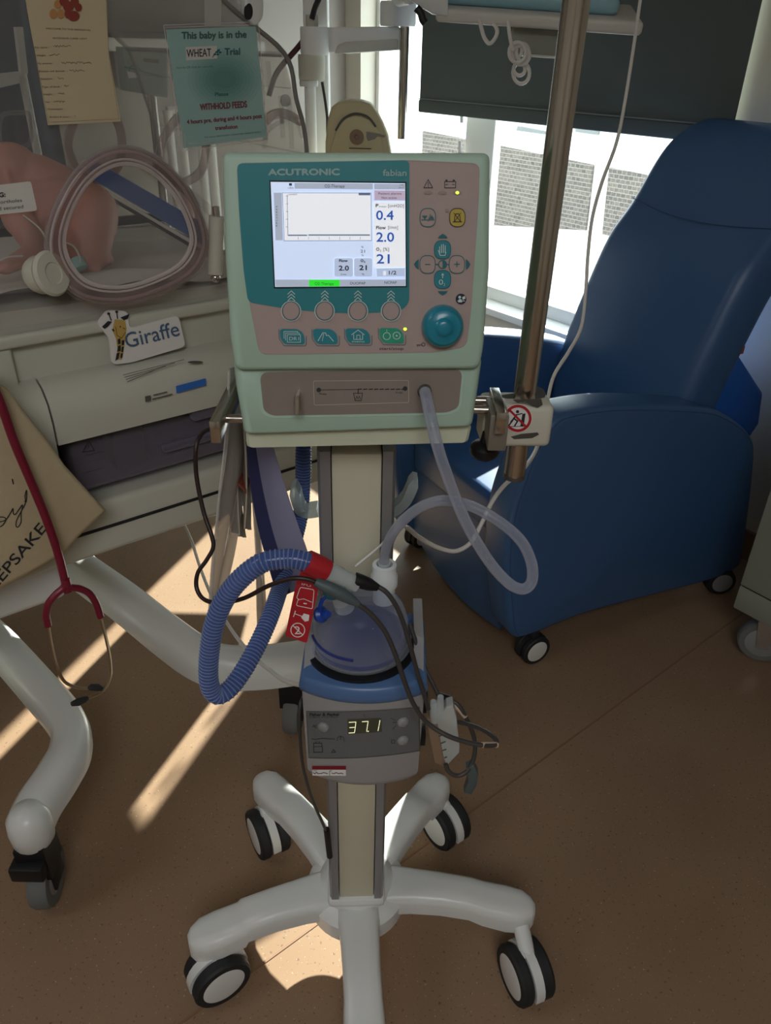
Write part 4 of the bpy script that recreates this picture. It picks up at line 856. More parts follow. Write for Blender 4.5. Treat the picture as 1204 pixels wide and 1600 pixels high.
def big_castor(p, ax, r=.058, trail=.0):
    ax = V(ax).normalized(); m = MB(); wheel(m, V((p.x, p.y, r)), ax, r, .034, 1, 0, .62); f = MB()
    c = V((p.x, p.y, 0)); fw = ax.cross(UP)
    f.rings([[c+fw*a+ax*b+UP*z for a, b in ((-.032, -.026), (.032, -.026), (.034, .0), (.032, .026), (-.032, .026))] for z in (.088, .12, .165, .172)])
    f.box((0, -.022, .075), (.05, .006, .06), T(c, fw, ax, UP), .002)
    o = f.build('caster', 'black', ic); m.build('wheel', ['greyrubber', 'greybutton'], o)
big_castor(V((P1[-1].x+.003, P1[-1].y+.0, 0)), (-.95, -.1, 0)); big_castor(V((-.205, 1.32, 0)), (-1, .1, 0))
m = MB(); m.box((0, 0, .126), (.06, .03, .034), T((P1[-1].x, P1[-1].y-.035, 0)), .004); m.build('brake_pedal', 'black', ic)
# mattress and tray
TB = .06
mt_ = MB(); mt_.rings([[I(-.25, 1.215, 1.035), I(.70, 1.215, 1.035), I(.70, 1.75, 1.035), I(-.25, 1.75, 1.035)], [I(-.25, 1.215, 1.075), I(.69, 1.215, 1.048), I(.69, 1.75, 1.052), I(-.25, 1.75, 1.085)]]).build('mattress', 'sheet', ic)
def crump(u, v):
    a = -.25+.93*u; b = 1.22+.5*v; z = 1.078-.026*u+.004*math.sin(a*23+b*31)+.006*math.sin(a*9-b*17+1)+.003*math.sin(b*60+a*8)
    if v < .12: z += .02*(1-v/.12)*(.6+.4*math.sin(a*30))
    return I(a, b, z)
MB().grid(crump, 60, 36).build('crumpled_sheet', 'sheet', ic, smooth=80)
ibox(-.25, .74, 1.735, 1.75, 1.06, 1.078, .002).build('tray_edge', 'black', ic)
e0, e1 = I(.66, 1.40, 1.066), I(.55, 1.74, 1.13)
MB().tube([onB(312, 392, 1.46), onB(160, 302, 1.62)], .0035, 8).build('mattress_edge', 'black', ic)
q0, q1 = onB(318, 366, 1.52), onB(140, 262, 1.66); d_ = V((0, 0, .022))
MB().rings([[q0-d_, q0+d_, q0+d_+E2*.006, q0-d_+E2*.006], [q1-d_*.9, q1+d_*.9, q1+d_*.9+E2*.006, q1-d_*.9+E2*.006]]).build('blue_strip', 'bluestrip', ic)
d_ = V((0, 0, .006)); g = V((0, 0, -.033)); MB().rings([[q0+g-d_, q0+g+d_, q0+g+d_+E2*.006, q0+g-d_+E2*.006], [q1+g-d_, q1+g+d_, q1+g+d_+E2*.006, q1+g-d_+E2*.006]]).build('white_strip', 'whiteprint', ic)
# canopy shell
cpo = [(-.3, 1.036), (.745, 1.036), (.752, 1.25), (.730, 1.345), (.716, 1.39), (.56, 1.53), (-.3, 1.53)]
def shell(pts, nm, m_='canopy', th=.005):
    m = MB(); m.prism(pts, E2*th); return m.build(nm, m_, ic)
shell([I(a, 1.185, z) for a, z in cpo], 'front_panel'); shell([I(a, 1.80, z) for a, z in cpo], 'rear_panel')
for (a0, z0), (a1, z1) in zip(cpo[1:-1], cpo[2:]):
    m = MB(); n_ = (I(a1, 0, z1)-I(a0, 0, z0)).cross(E2).normalized()*.005
    m.prism([I(a0, 1.188, z0), I(a1, 1.188, z1), I(a1, 1.80, z1), I(a0, 1.80, z0)], n_).build('hood_panel', 'canopy', ic)
fr_ = cr([I(.56, 1.183, 1.53), I(.62, 1.183, 1.455), I(.716, 1.183, 1.392), I(.735, 1.183, 1.33), I(.752, 1.183, 1.25), I(.748, 1.183, 1.05)], 6)
MB().tube(fr_, .0036, 10).build('hood_edge', 'hoodseal', ic)
MB().tube([I(.56, 1.80, 1.53), I(.716, 1.80, 1.39), I(.752, 1.80, 1.25), I(.745, 1.80, 1.04)], .004, 8).build('hood_edge', 'canopy', ic)
MB().tube([I(.56, 1.185, 1.53), I(.56, 1.80, 1.53)], .004, 8).build('hood_edge', 'canopy', ic); MB().tube([I(.716, 1.185, 1.39), I(.716, 1.80, 1.39)], .004, 8).build('hood_edge', 'canopy', ic)
# near porthole
def ring_px(px, b, r, nm, m_, n=10):
    P = cr([onB(x, y, b) for x, y in px], 6, True); o = MB().tube(P, r, n, closed=True).build(nm, m_, ic, smooth=60); return o
OUT = [(86, 385), (95, 335), (125, 280), (165, 249), (205, 243), (245, 260), (282, 298), (306, 345), (312, 385), (292, 421), (245, 447), (190, 462), (135, 456), (102, 428)]
ring_px(OUT, 1.158, .0125, 'porthole_frame', 'porthole', 14)
c_ = (200, 352); INN = [(c_[0]+(x-c_[0])*.88, c_[1]+(y-c_[1])*.88) for x, y in OUT]; ring_px(INN, 1.150, .0032, 'porthole_seal', 'portrim'); IN2 = [(c_[0]+(x-c_[0])*.94, c_[1]+(y-c_[1])*.94) for x, y in OUT]; ring_px(IN2, 1.1465, .0016, 'porthole_seal', 'portrim'); IN3 = [(c_[0]+(x-c_[0])*1.05, c_[1]+(y-c_[1])*1.05) for x, y in OUT]; ring_px(IN3, 1.150, .0022, 'porthole_seal', 'portrim')
OU2 = [(c_[0]+(x-c_[0])*1.1, c_[1]+(y-c_[1])*1.1) for x, y in OUT]; ring_px(OU2, 1.176, .005, 'porthole_rim', 'canopy')
m = MB(); pp = [onB(x, y, 1.165) for x, y in INN]; 
h0, h1 = onB(338, 338, 1.155), onB(336, 428, 1.155)
m = MB(); m.tube([h0, h1], .0115, 20).build('porthole_hinge', 'clampwhite', ic)
m = MB(); m.tube([h0+UP*.014, h0-UP*.002], .006, 14); m.build('hinge_pin', 'chrome', ic); m = MB(); m.ball(h1-UP*.006, .008, None, 14); m.build('hinge_pin', 'chrome', ic)
m = MB(); m.prism([onB(x, y, 1.17) for x, y in rnd([(214, 262), (345, 335), (352, 420), (250, 470), (330, 400), (300, 330)], 6)][:1]+[onB(x, y, 1.172) for x, y in ((250, 255), (335, 325), (335, 345), (300, 310))], E2*.004).build('hinge_arm', 'canopy', ic)
l0 = onB(76, 428, 1.15); lx = E1; nl = (iN*.85+E1*.35+UP*.2).normalized(); x = UP.cross(nl).normalized(); LF = T(l0, x, nl.cross(x), nl)
MB().lathe([(0, -.03), (.02, -.03), (.023, -.02), (.019, -.004), (.025, 0), (.027, .006), (.024, .011), (.013, .012), (.012, .010), (0, .010)], T(l0, x*1.05, nl.cross(x)*1.15, nl), 32).build('porthole_latch', 'clampwhite', ic, smooth=50)
# far portholes seen through the hood
for px, b in (([(108, 235), (112, 200), (128, 170), (150, 160), (175, 175), (190, 210), (188, 250), (165, 280), (130, 275)], 1.79), ([(250, 240), (262, 205), (285, 180), (310, 185), (322, 220), (315, 265), (285, 285), (258, 270)], 1.79)):
    ring_px(px, b, .010, 'far_porthole', 'porthole')
for px in (([(0, 190), (8, 178), (35, 176), (46, 182), (46, 225), (8, 228), (0, 218)]),): ring_px(px, 1.77, .004, 'hose_grommet', 'canopy')
for x, y0, y1 in ((418, 96, 140), (438, 150, 215), (452, 160, 232)): MB().tube([onB(x, y0, 1.6), onB(x+4, y1, 1.6)], .005, 8).build('inner_rib', 'canopy', ic)
MB().tube(cr([onB(x, y, 1.7) for x, y in ((412, 232), (418, 205), (440, 190), (462, 186), (472, 215))], 5), .005, 8).build('inner_rib', 'canopy', ic)
MB().lathe([(0, -.003), (.011, -.003), (.011, .003), (0, .003)], T(onB(446, 157, 1.5), E1, UP, iN), 20).build('round_plug', 'frost', ic)
MB().tube(cr([onB(x, y, 1.62) for x, y in ((410, 195), (425, 180), (445, 178), (470, 190))], 5), .01, 10).build('inner_rib', 'porthole', ic)
# little warning note on the hood
nt = Dec(plane_hit(E2*1.18, iN), 0, None); P = [nt.pt(*p) for p in rnd([(-70, 297), (48, 283), (58, 329), (-66, 342)], 4, 2)]; nt.rings([P, [p+iN*.001 for p in P]])
nt.mat(1); nt.h = .0014; nt.text('WARNING:', -48, 313, 8, 7, 307, bold=.5); nt.text('Keep all portholes', -40, 322, 34, 5.5, 315); nt.text('closed and secured', -40, 332, 36, 5.5, 325)
nt.build('warning_note', ['whitecard', 'ink'], ic)
# giraffe badge
Zg = zm(0, 460, .3572); gh = plane_hit(E2*1.172, iN)
bdg = Dec(gh, 0, Zg); bo = rnd([(425, 130), (470, 70), (560, 75), (565, 150), (780, 92), (812, 228), (575, 298), (490, 308), (478, 190)], 22, 3)
P = [bdg.pt(*p) for p in bo]; bdg.rings([[p-iN*.006 for p in P], P])
bdg.mat(1); bdg.h = .0012
bdg.P([(500, 108), (545, 112), (552, 150), (548, 180), (538, 250), (530, 285), (508, 280), (512, 235), (505, 190), (490, 158)])
bdg.mat(2); bdg.h = .0018
for q in ([(444, 140), (470, 115), (488, 118), (470, 140), (455, 150)], [(524, 100), (565, 84), (556, 106), (540, 112)], [(486, 152), (494, 148), (500, 160), (492, 160)], [(512, 196), (524, 190), (526, 214), (514, 218)], [(530, 200), (542, 198), (540, 220), (530, 222)], [(514, 224), (526, 220), (526, 246), (510, 250)], [(530, 228), (540, 226), (536, 252), (528, 250)], [(508, 256), (522, 252), (516, 280), (502, 290)], [(526, 256), (536, 256), (532, 278), (524, 276)]): bdg.P(q)
bdg.L([(484, 112), (474, 84)], 5); bdg.L([(512, 104), (508, 76)], 5); bdg.P(circ(473, 83, 7, 6, 10)); bdg.P(circ(508, 75, 7, 6, 10)); bdg.L([(535, 145), (545, 150)], 2.5); bdg.L([(503, 140), (510, 178), (530, 190), (546, 165)], 2.2); bdg.P(circ(524, 140, 3, 4, 8))
bdg.mat(3); bdg.h = .0015; bdg.text('Giraffe', 553, 234, 786, 66, 178, bold=.5)
bdg.build('name_badge', ['whiteprint', 'giraffeyellow', 'ink', 'giraffetext'], ic)
fp = Dec(plane_hit(I(.4, 1.143, .92), (iN*.97+UP*.25).normalized()), .004, Zg)
for i in range(4): fp.L([(535+i*6, 352+i*10), (800-i*40, 285+i*14)], 2.6)
fp.P(circ(850, 296, 34, 6, 14)); fp.P([(630, 446), (654, 440), (656, 464), (632, 470)]); fp.L([(668, 440), (725, 426)], 5); fp.L([(664, 458), (748, 436)], 6)
fp.mat(1); fp.P([(764, 400), (894, 366), (896, 396), (766, 432)], .005)
fp.build('fascia_print', ['printgrey', 'bluelabel'], ic)

# ------------------------------------------------------------------ cards on the hood
Zl = zm(0, 0, 430/1204)
cd = Dec(plane_hit(E2*1.178, iN), 0, zm(0, 0, 200/1204)); P = [cd.pt(*p) for p in ((212, -140), (996, -140), (1012, 300), (1025, 520), (1135, 1143), (450, 1177))]; cd.rings([P, [p+iN*.0008 for p in P]])
cd.mat(1); cd.h = .0011; cd.L([(236, -20), (252, 120), (455, 1150), (1115, 1118), (1020, 520), (994, -20)], 2.4)
cd.text('WELCOME TO THE NEONATAL', 425, 275, 852, 16, 292); cd.text('INTENSIVE CARE UNIT', 495, 366, 818, 16, 372)
for i, (x, y, x1, t) in enumerate(((325, 455, 460, 'My name :'), (340, 530, 440, 'Weight :'), (352, 605, 500, 'My parents :'), (365, 678, 630, 'Date of birth :'), (378, 750, 505, 'Gestation :'), (392, 825, 575, 'Type of birth :'), (410, 895, 500, 'Height :'), (428, 968, 470, 'Nurse :'), (448, 1034, 600, 'Consultant :'), (465, 1108, 660, 'Brothers & sisters :'))):
    cd.text(t, x, y, x1, 17, y-2)
random.seed(9)
for x, y, x1 in ((500, 448, 672), (460, 528, 572), (570, 604, 868), (650, 676, 808), (540, 748, 610), (600, 822, 656), (540, 894, 618), (500, 966, 622), (698, 1104, 716)):
    q = [(x+k*9, y-8+random.uniform(-16, 7)) for k in range(int((x1-x)/9))]
    if len(q) > 1: cd.L(q, 3.4)
cd.build('welcome_card', ['creamcard', 'cardink'], props=('cream card with handwriting and a cluster of brown shapes taped to the incubator hood', 'card'))
wc = bpy.data.objects['welcome_card']
bn = Dec(plane_hit(E2*1.1766, iN), .0006, zm(0, 0, 200/1204)); 
for x, y, rx, ry, k in ((500, 130, 36, 46, 1), (570, 130, 32, 46, 1), (540, 40, 34, 40, 1), (600, 10, 44, 50, 0), (640, 60, 50, 50, 0), (700, 20, 40, 46, 0), (690, 150, 56, 48, 0), (735, 70, 34, 38, 0), (640, 130, 36, 44, 0)):
    bn.mat(k); bn.h += .00004; bn.P(circ(x, y, rx, ry, 18))
bn.build('picture', ['bean', 'beanlight'], wc)
Zw = zm(170, 0, 310/1204); tp0 = plane_hit(E2*1.176, iN)
tc_ = Dec(tp0, 0, Zw); P = [tc_.pt(*p) for p in rnd([(345, 180), (890, 160), (955, 828), (455, 900)], 6, 2)]; tc_.rings([P, [p+iN*.0008 for p in P]])
tc_.mat(1); tc_.h = .0011

for k_ in range(8):
    tc_.mat(6+k_); tc_.h = .00088+.00002*k_; tc_.e = 0; tc_.P(circ(700, 480, 225-22*k_, 190-19*k_, 36))
tc_.h = .0011
tc_.mat(2); tc_.text('This baby is in the', 441, 236, 832, 42, 228, bold=2.6); tc_.text('Trial', 702, 333, 793, 40, 331, bold=2.4); tc_.text('Scan the QR code for more info', 408, 417, 630, 13, 408)
tc_.text('Please', 642, 583, 722, 22, 580, bold=1.2)
tc_.mat(4); tc_.P([(463, 286), (652, 278), (655, 355), (468, 366)]); tc_.mat(5); tc_.h = .0015; tc_.text('WHEAT', 470, 347, 618, 48, 341, bold=.6)
tc_.mat(2); tc_.L([(626, 348), (645, 318), (668, 300)], 5); 
for a, b in ((640, 330), (652, 316), (662, 306), (658, 330), (672, 318)): tc_.P(circ(a, b, 9, 6, 10))
tc_.mat(3); tc_.h = .0013; tc_.text('WITHHOLD FEEDS', 552, 668, 835, 38, 650, bold=2.2); tc_.text('4 hours pre, during and 4 hours post', 472, 752, 926, 25, 715, bold=1.6); tc_.text('transfusion', 643, 788, 778, 24, 778, bold=1.4)
tc_.mat(2); tc_.text('For more information contact the research team', 580, 838, 916, 11, 804)
tc_.build('trial_notice', ['tealcard', 'tealcard2', 'tealtext', 'darkredtext', 'whiteprint', 'ink']+['tealgrad%d' % k_ for k_ in range(8)], props=('teal notice with dark red text in a clear sleeve on the incubator hood', 'notice'))
tn = bpy.data.objects['trial_notice']
sv_ = Dec(plane_hit(E2*1.1745, iN), 0, Zw); sv_.P(rnd([(330, 150), (910, 130), (965, 850), (440, 918)], 8, 2)); sv_.P(rnd([(424, 75), (590, 70), (590, 118), (424, 122)], 6, 2), .0003); sv_.build('clear_sleeve', 'canopy', tn, keepn=True); sv_ = Dec(plane_hit(E2*1.1742, iN), 0, Zw); sv_.L(rnd([(332, 152), (908, 132), (963, 848), (442, 916)], 8, 2), 5, closed=True); sv_.L([(345, 166), (893, 150)], 4); sv_.L([(452, 800), (470, 890)], 9); sv_.L([(500, 872), (640, 862)], 6); sv_.mat(0); sv_.build('sleeve_edge', 'portrim', tn, keepn=True)
tpe = Dec(plane_hit(E2*1.1738, iN), 0, Zw); tpe.P([(578, -60), (684, -60), (680, 158), (580, 160)]); tpe.build('tape', 'tape', tn, keepn=True)

# ------------------------------------------------------------------ baby on the mattress
def capsule(mb, p, q, r0, r1, n=10):
    P = [p+(q-p)*t for t in (0, .25, .5, .75, 1)]; mb.tube(P, [r0+(r1-r0)*t for t in (0, .25, .5, .75, 1)], n); mb.ball(p, r0, None, n); mb.ball(q, r1, None, n)
bb = MB(); D = lambda x, y, b: onB(x, y, b)
hip, chest, head_ = D(138, 345, 1.44), D(50, 335, 1.44), D(18, 272, 1.50)
capsule(bb, hip, D(95, 325, 1.44), .049, .052, 16); capsule(bb, D(95, 325, 1.44), chest, .052, .05, 16); capsule(bb, chest, D(30, 300, 1.47), .046, .03, 14)
bb.ball(head_, (.052, .055, .05), None, 20); bb.ball(head_+V((-.02, .03, 0)), (.035, .035, .034), None, 14)
bb.ball(head_+V((-.03, .062, .004)), (.008, .01, .008), None, 10); bb.ball(head_+V((.018, -.048, .0)), (.006, .01, .014), None, 10)
knee, foot = D(92, 408, 1.36), D(140, 412, 1.36)
capsule(bb, D(142, 330, 1.42), D(143, 398, 1.37), .046, .030, 16); capsule(bb, D(142, 398, 1.37), D(168, 405, 1.37), .016, .011, 10)
capsule(bb, D(60, 285, 1.48), D(115, 310, 1.47), .045, .045, 16)
capsule(bb, hip+UP*-.012-E2*.01, knee, .04, .026, 14); capsule(bb, knee, foot, .024, .015, 12); capsule(bb, foot, D(152, 424, 1.345), .013, .009, 10)
for k in range(5): capsule(bb, D(150+k*1.5, 420+k*2.2, 1.345), D(156+k*1.3, 422+k*2.6, 1.34), .004, .0032, 6)
f2, t2 = D(160, 352, 1.50), D(176, 342, 1.50); capsule(bb, hip+E2*.05, f2, .03, .016, 12); capsule(bb, f2, t2, .014, .011, 10); capsule(bb, t2, D(174, 362, 1.49), .011, .010, 10)
for k in range(5): capsule(bb, D(175, 340+k*5, 1.495), D(181-k*.5, 341+k*5.2, 1.49), .0042, .0034, 6)
sh_, el, hd_ = D(30, 340, 1.40), D(58, 392, 1.36), D(8, 418, 1.345); capsule(bb, sh_, el, .026, .018, 12); capsule(bb, el, hd_, .017, .012, 12); bb.ball(hd_, (.016, .012, .012), None, 10)
for k in range(4): capsule(bb, hd_+V((-.006, -.004+.006*k-.008, 0)), hd_+V((-.024+.002*abs(k-1), -.006+.006*k-.008, -.006)), .0042, .0034, 6)
capsule(bb, hd_+V((.004, -.01, 0)), hd_+V((-.008, -.02, -.004)), .0045, .0036, 6)
by = bb.build('person', 'skin', smooth=180, props=('newborn baby lying curled up on the white sheet inside the incubator', 'person'))
md = by.modifiers.new('join', 'REMESH'); md.mode = 'VOXEL'; md.voxel_size = .0032; md.use_smooth_shade = True
md = by.modifiers.new('soft', 'SMOOTH'); md.iterations = 5; md.factor = .6
m = MB(); a, b = D(119, 405, 1.345), D(126, 420, 1.335); m.tube([a, b], .012, 12).build('foot_probe_wrap', 'tealcard', by)
MB().tube(cr([D(x, y, bq) for x, y, bq in ((100, 378, 1.36), (115, 385, 1.34), (124, 400, 1.33), (126, 414, 1.33))], 6), .0016, 6).build('probe_wire', 'whitecable', by)
MB().tube(cr([D(x, y, bq) for x, y, bq in ((36, 336, 1.37), (60, 355, 1.35), (72, 372, 1.34))], 6), .0014, 6).build('probe_wire', 'whitecable', by)
MB().tube(cr([D(x, y, bq) for x, y, bq in ((-5, 410, 1.33), (12, 402, 1.32), (36, 400, 1.31))], 6), .0014, 6).build('probe_wire', 'whitecable', by)

# ------------------------------------------------------------------ keepsake bag and stethoscope in front of the incubator
bo_ = [(-60, 560), (10, 606), (30, 632), (75, 690), (100, 726), (140, 770), (165, 796), (120, 838), (100, 862), (60, 886), (20, 908), (-60, 945)]
bg_ = Dec(plane_hit(E2*1.098, iN), 0, None); P = [bg_.pt(*p) for p in bo_]; cx_ = sum(P, V((0, 0, 0)))/len(P)
bgm = MB(); bgm.rings([[cx_+(p-cx_)*.9+E2*.03 for p in P], [cx_+(p-cx_)*.985+E2*.012 for p in P], P, [cx_+(p-cx_)*.985-E2*.006 for p in P], [cx_+(p-cx_)*.9-E2*.010 for p in P]])
bag = bgm.build('canvas_bag', 'canvas', smooth=70, props=('natural canvas keepsake bag with black lettering hanging on the incubator corner', 'bag'))
Zk = zm(0, 600, .2188); kt = Dec(plane_hit(E2*1.0865, iN), 0, Zk)
kt.text('KEEPSAKE', -95, 1548, 336, 78, 1036, bold=1.2)
pp = [(-60, 985), (-20, 955), (10, 950), (35, 955), (40, 975), (15, 1010), (-15, 1020), (-30, 1000), (0, 985), (40, 970), (75, 920), (92, 890), (95, 925), (110, 930), (135, 895), (160, 865), (150, 930), (150, 985), (130, 1020), (115, 1015), (118, 975), (145, 920), (180, 850), (178, 800), (190, 760), (188, 835), (175, 838)]
kt.L([(p.x, p.y) for p in cr([V((*p, 0)) for p in pp], 5)], 7); kt.L([(88, 680), (95, 714)], 9)
kt.build('lettering', 'ink', bag, keepn=True)
ste = thing('stethoscope', onB(105, 915, 1.06), 'burgundy stethoscope hanging upside down in front of the canvas bag', 'stethoscope')
def Bs(pts): return [onB(x, y, b) for x, y, b in pts]
MB().tube(cr(Bs([(-30, 560, 1.07), (0, 628, 1.07), (22, 690, 1.07), (45, 745, 1.07), (68, 800, 1.068), (86, 850, 1.066), (96, 885, 1.064), (103, 915, 1.062), (106, 925, 1.06)]), 8), [.0058]*65 if False else .0062, 14).build('tubing', 'burgundy', ste)
MB().tube(cr(Bs([(103, 905, 1.06), (100, 917, 1.06), (88, 928, 1.06), (76, 943, 1.06), (72, 960, 1.06), (75, 978, 1.06)]), 8), .0056, 14).build('yoke', 'burgundy', ste)
MB().tube(cr(Bs([(103, 905, 1.06), (108, 917, 1.06), (125, 920, 1.06), (140, 928, 1.06), (150, 943, 1.06), (157, 964, 1.06)]), 8), .0056, 14).build('yoke', 'burgundy', ste)
e = MB().tube(cr(Bs([(75, 976, 1.06), (80, 1005, 1.06), (88, 1038, 1.06), (100, 1064, 1.055), (120, 1074, 1.05), (140, 1076, 1.045)]), 8), .0027, 10).build('ear_tube', 'earmetal', ste)
MB().tube(Bs([(138, 1076, 1.045), (142, 1074, 1.044), (152, 1074, 1.042), (160, 1076, 1.04)]), [.003, .0058, .0064, .004], 12).build('ear_tip', 'eartip', e)
e = MB().tube(cr(Bs([(156, 962, 1.06), (165, 995, 1.06), (172, 1030, 1.06), (172, 1058, 1.058), (160, 1080, 1.055), (135, 1092, 1.05)]), 8), .0027, 10).build('ear_tube', 'earmetal', ste)
MB().tube(Bs([(138, 1090, 1.05), (132, 1093, 1.05), (122, 1097, 1.048), (112, 1100, 1.046)]), [.003, .0058, .0068, .004], 12).build('ear_tip', 'eartip', e)
# ------------------------------------------------------------------ equipment column and swing arm behind the ventilator
YA = 2.62
def A(x, y, yy=YA): return onY(x, y, yy)
ea = thing('equipment_column', V((A(490, 230).x, YA, 0)), 'white ceiling-hung equipment column with horizontal swing arm and hanging steel tube', 'equipment arm')
def pbox(x0, y0, x1, y1, yy, dep, bev=.004):
    p, q = A(x0, y0, yy), A(x1, y1, yy); return MB().box(((p.x+q.x)/2, yy+dep/2, (p.z+q.z)/2), (abs(q.x-p.x), dep, abs(p.z-q.z)), None, bev)
pt, pb = A(490, -60), A(490, 235)
q_ = A(490, 400, YA+.08); MB().box((A(490, 100).x, YA+.12, (q_.z+ZC)/2), (.072, .08, ZC-q_.z), None, .004).build('column', 'whitepaint', ea)
def cyl(x, y0, y1, r, yy, m_, nm, par=None):
    p, q = A(x, y0, yy), A(x, y1, yy); return MB().lathe([(0, q.z), (r*.96, q.z), (r, q.z+.006), (r, p.z-.006), (r*.96, p.z), (0, p.z)], T((p.x, p.y, 0)), 32).build(nm, m_, par or ea, smooth=50)
k = 2.55/1203
cyl(491, 42, 86, .042, YA, 'whitepaint', 'arm_pivot'); cyl(486, 85, 125, .039, YA-.0, 'clampwhite', 'pivot_collar'); cyl(482, 125, 135, .028, YA, 'whiteplastic', 'lower_collar'); cyl(484, 135, 420, .017, YA, 'whitepaint', 'pole_sleeve')
pa = [A(x, y) for x, y in rnd([(486, 43), (625, 41), (628, 78), (540, 84), (527, 82), (486, 84)], 5, 3)]
MB().prism(pa, V((0, .05, 0)), None, .006).build('swing_arm', 'whitepaint', ea, smooth=50)
pa = [A(x, y, YA-.004) for x, y in rnd([(522, 84), (527, 70), (540, 65), (622, 61), (622, 78), (540, 83)], 4, 3)]; MB().prism(pa, V((0, .02, 0)), None, .003).build('arm_cover', 'incwhite', ea)
cyl(622, 2, 41, .052, YA+.02, 'whitepaint', 'end_joint'); cyl(632, 40, 217, .0135, YA, 'steel', 'hanging_tube')
cyl(487, 23, 42, .018, YA, 'clampwhite', 'cable_gland')
MB().tube(cr([A(x, y, YA-.02) for x, y in ((487, 30), (492, 12), (500, -8), (506, -40))], 5), .008, 10).build('power_cord', 'black', ea)
MB().tube(cr([A(x, y, YA-.01) for x, y in ((503, 128), (508, 160), (511, 185), (512, 215), (520, 260))], 5), .004, 8).build('thin_cord', 'greycable', ea)
MB().tube(cr([A(x, y, YA+.03) for x, y in ((475, 62), (462, 78), (445, 97), (430, 118), (420, 150))], 5), .008, 10).build('gas_hose', 'darkredcable', ea)
# beige device, standing on an added block that shapes the sun
YB = 2.42
bd_ = thing('beige_device', A(560, 240, YB), 'beige plastic unit with arched front and brown button behind the ventilator', 'medical device')
o_ = [(508, 300), (508, 222), (511, 190), (517, 168), (528, 160), (545, 157), (563, 158), (578, 163), (588, 176), (598, 195), (606, 215), (611, 240), (612, 300)]
MB().prism([A(x, y, YB) for x, y in o_], V((0, .11, 0)), None, .008).build('housing', 'beige', bd_, smooth=55)
i_ = [(524, 205), (532, 192), (541, 184), (552, 181), (566, 182), (577, 187), (588, 198), (594, 207), (600, 240), (514, 240)]
MB().prism([A(x, y, YB-.006) for x, y in i_], V((0, .02, 0)), None, .003).build('front_insert', 'beigeyellow', bd_, smooth=55)
MB().tube(cr([A(x, y, YB-.007) for x, y in ((524, 204), (534, 188), (548, 179), (562, 178), (576, 184), (587, 198))], 5), .0028, 8).build('arch_groove', 'printgrey', bd_)
MB().lathe([(0, 0), (.019, 0), (.02, .004), (.006, .004), (.004, .007), (0, .007)], T(A(557, 214, YB-.006), (1, 0, 0), (0, 0, 1), (0, -1, 0)), 28).build('button', 'brownbutton', bd_)
pbox(545, 231, 580, 233, YB-.008, .004, 0).build('slot', 'ink', bd_)
mm = MB(); hitb = plane_hit(V((0, YB-.0062, 0)), V((0, -1, 0))); sc_ = Dec(hitb, .0006, zm(400, 0, .2492)); sc_.P([(690, 825), (735, 832), (770, 838), (812, 850), (800, 862), (760, 855), (745, 872), (700, 885), (690, 860)]); sc_.build('scuff', 'clampgrey', bd_)
zt_ = A(560, 300, YB).z; X0_, X1_ = -.38, -.078
MB().box(((X0_+X1_)/2, YB+.125, (zt_+.5)/2), (X1_-X0_, .25, zt_-.5), None, .006).build('shadow_block', 'incwhite', ea)  # unseen block added behind the ventilator to shadow the floor
for z in (.62, .82): MB().box(((X0_+X1_)/2, YB-.004, z), (X1_-X0_-.03, .012, .17), None, .003).build('drawer', 'incwhite', ea)  # drawer fronts only dress the added block
# pale wall strip and trunking beside the window
tk = MB(); 
# ------------------------------------------------------------------ tray arm with keyboard
YT = 1.95; TF0 = onY(840, 34, YT); tx = (onY(1000, 44, YT-.03)-onY(680, 22, YT+.03)).normalized(); ty = UP.cross(tx).normalized(); ty = (ty*math.cos(R(9))+UP*math.sin(R(9))).normalized(); tz = tx.cross(ty).normalized()
TF = T(TF0, tx, ty, tz); kk = (onY(1000, 40, YT)-onY(680, 20, YT)).length
ta = thing('keyboard_tray', TF0, 'pale swing tray with cable box and bundled cords under it in front of the blind', 'tray')
MB().box((-.0, .13, .0), (kk, .27, .026), TF, .008, 3).build('tray_top', 'tray', ta)
MB().box((.022, .10, -.041), (.15, .14, .056), TF, .006).build('cable_box', 'cartgrey', ta)
MB().box((.022, .10, -.068), (.155, .145, .005), TF, .002).build('box_flange', 'tray', ta)
MB().prism([onY(x, y, YT+.02) for x, y in ((640, 0), (676, 22), (700, 26), (700, -10), (660, -30))], V((0, .03, 0)), None, .004).build('bracket', 'whiteplastic', ta)
MB().tube(cr([onY(x, y, YT) for x, y in ((650, 12), (657, 20), (660, 30), (664, 36))], 5), .008, 10).build('lever', 'black', ta)
MB().tube([onY(640, -10, YT+.05), A(622, -2, YA+.02)], .02, 14).build('link_arm', 'whiteplastic', ta)
def cord(pts, r=.0042):
    MB().tube(cr([onY(x, y, yy) for x, y, yy in pts], 6), r, 8).build('bundled_cord', 'whitecable', ta)
cord([(748, 28, 1.97), (752, 45, 1.95), (757, 60, 1.94), (765, 68, 1.94), (774, 58, 1.94), (776, 46, 1.95), (768, 34, 1.97), (760, 26, 1.98)])
for j, (cx, cy, rx, ry) in enumerate(((808, 82, 13, 16), (813, 86, 14, 15), (816, 82, 10, 14), (806, 78, 9, 12), (811, 108, 9, 10), (814, 114, 13, 17))):
    P = [onY(cx+rx*math.cos(R(t)), cy+ry*math.sin(R(t)), 1.945+.006*j) for t in range(0, 360, 20)]; MB().tube(P, .004, 8, closed=True).build('bundled_cord', 'whitecable', ta)
cord([(794, 33, 1.95), (795, 48, 1.94), (798, 66, 1.94), (802, 78, 1.945)])
kb = thing('keyboard', TF @ V((0, .13, .013)), 'pale blue keyboard lying on the swing tray', 'keyboard')
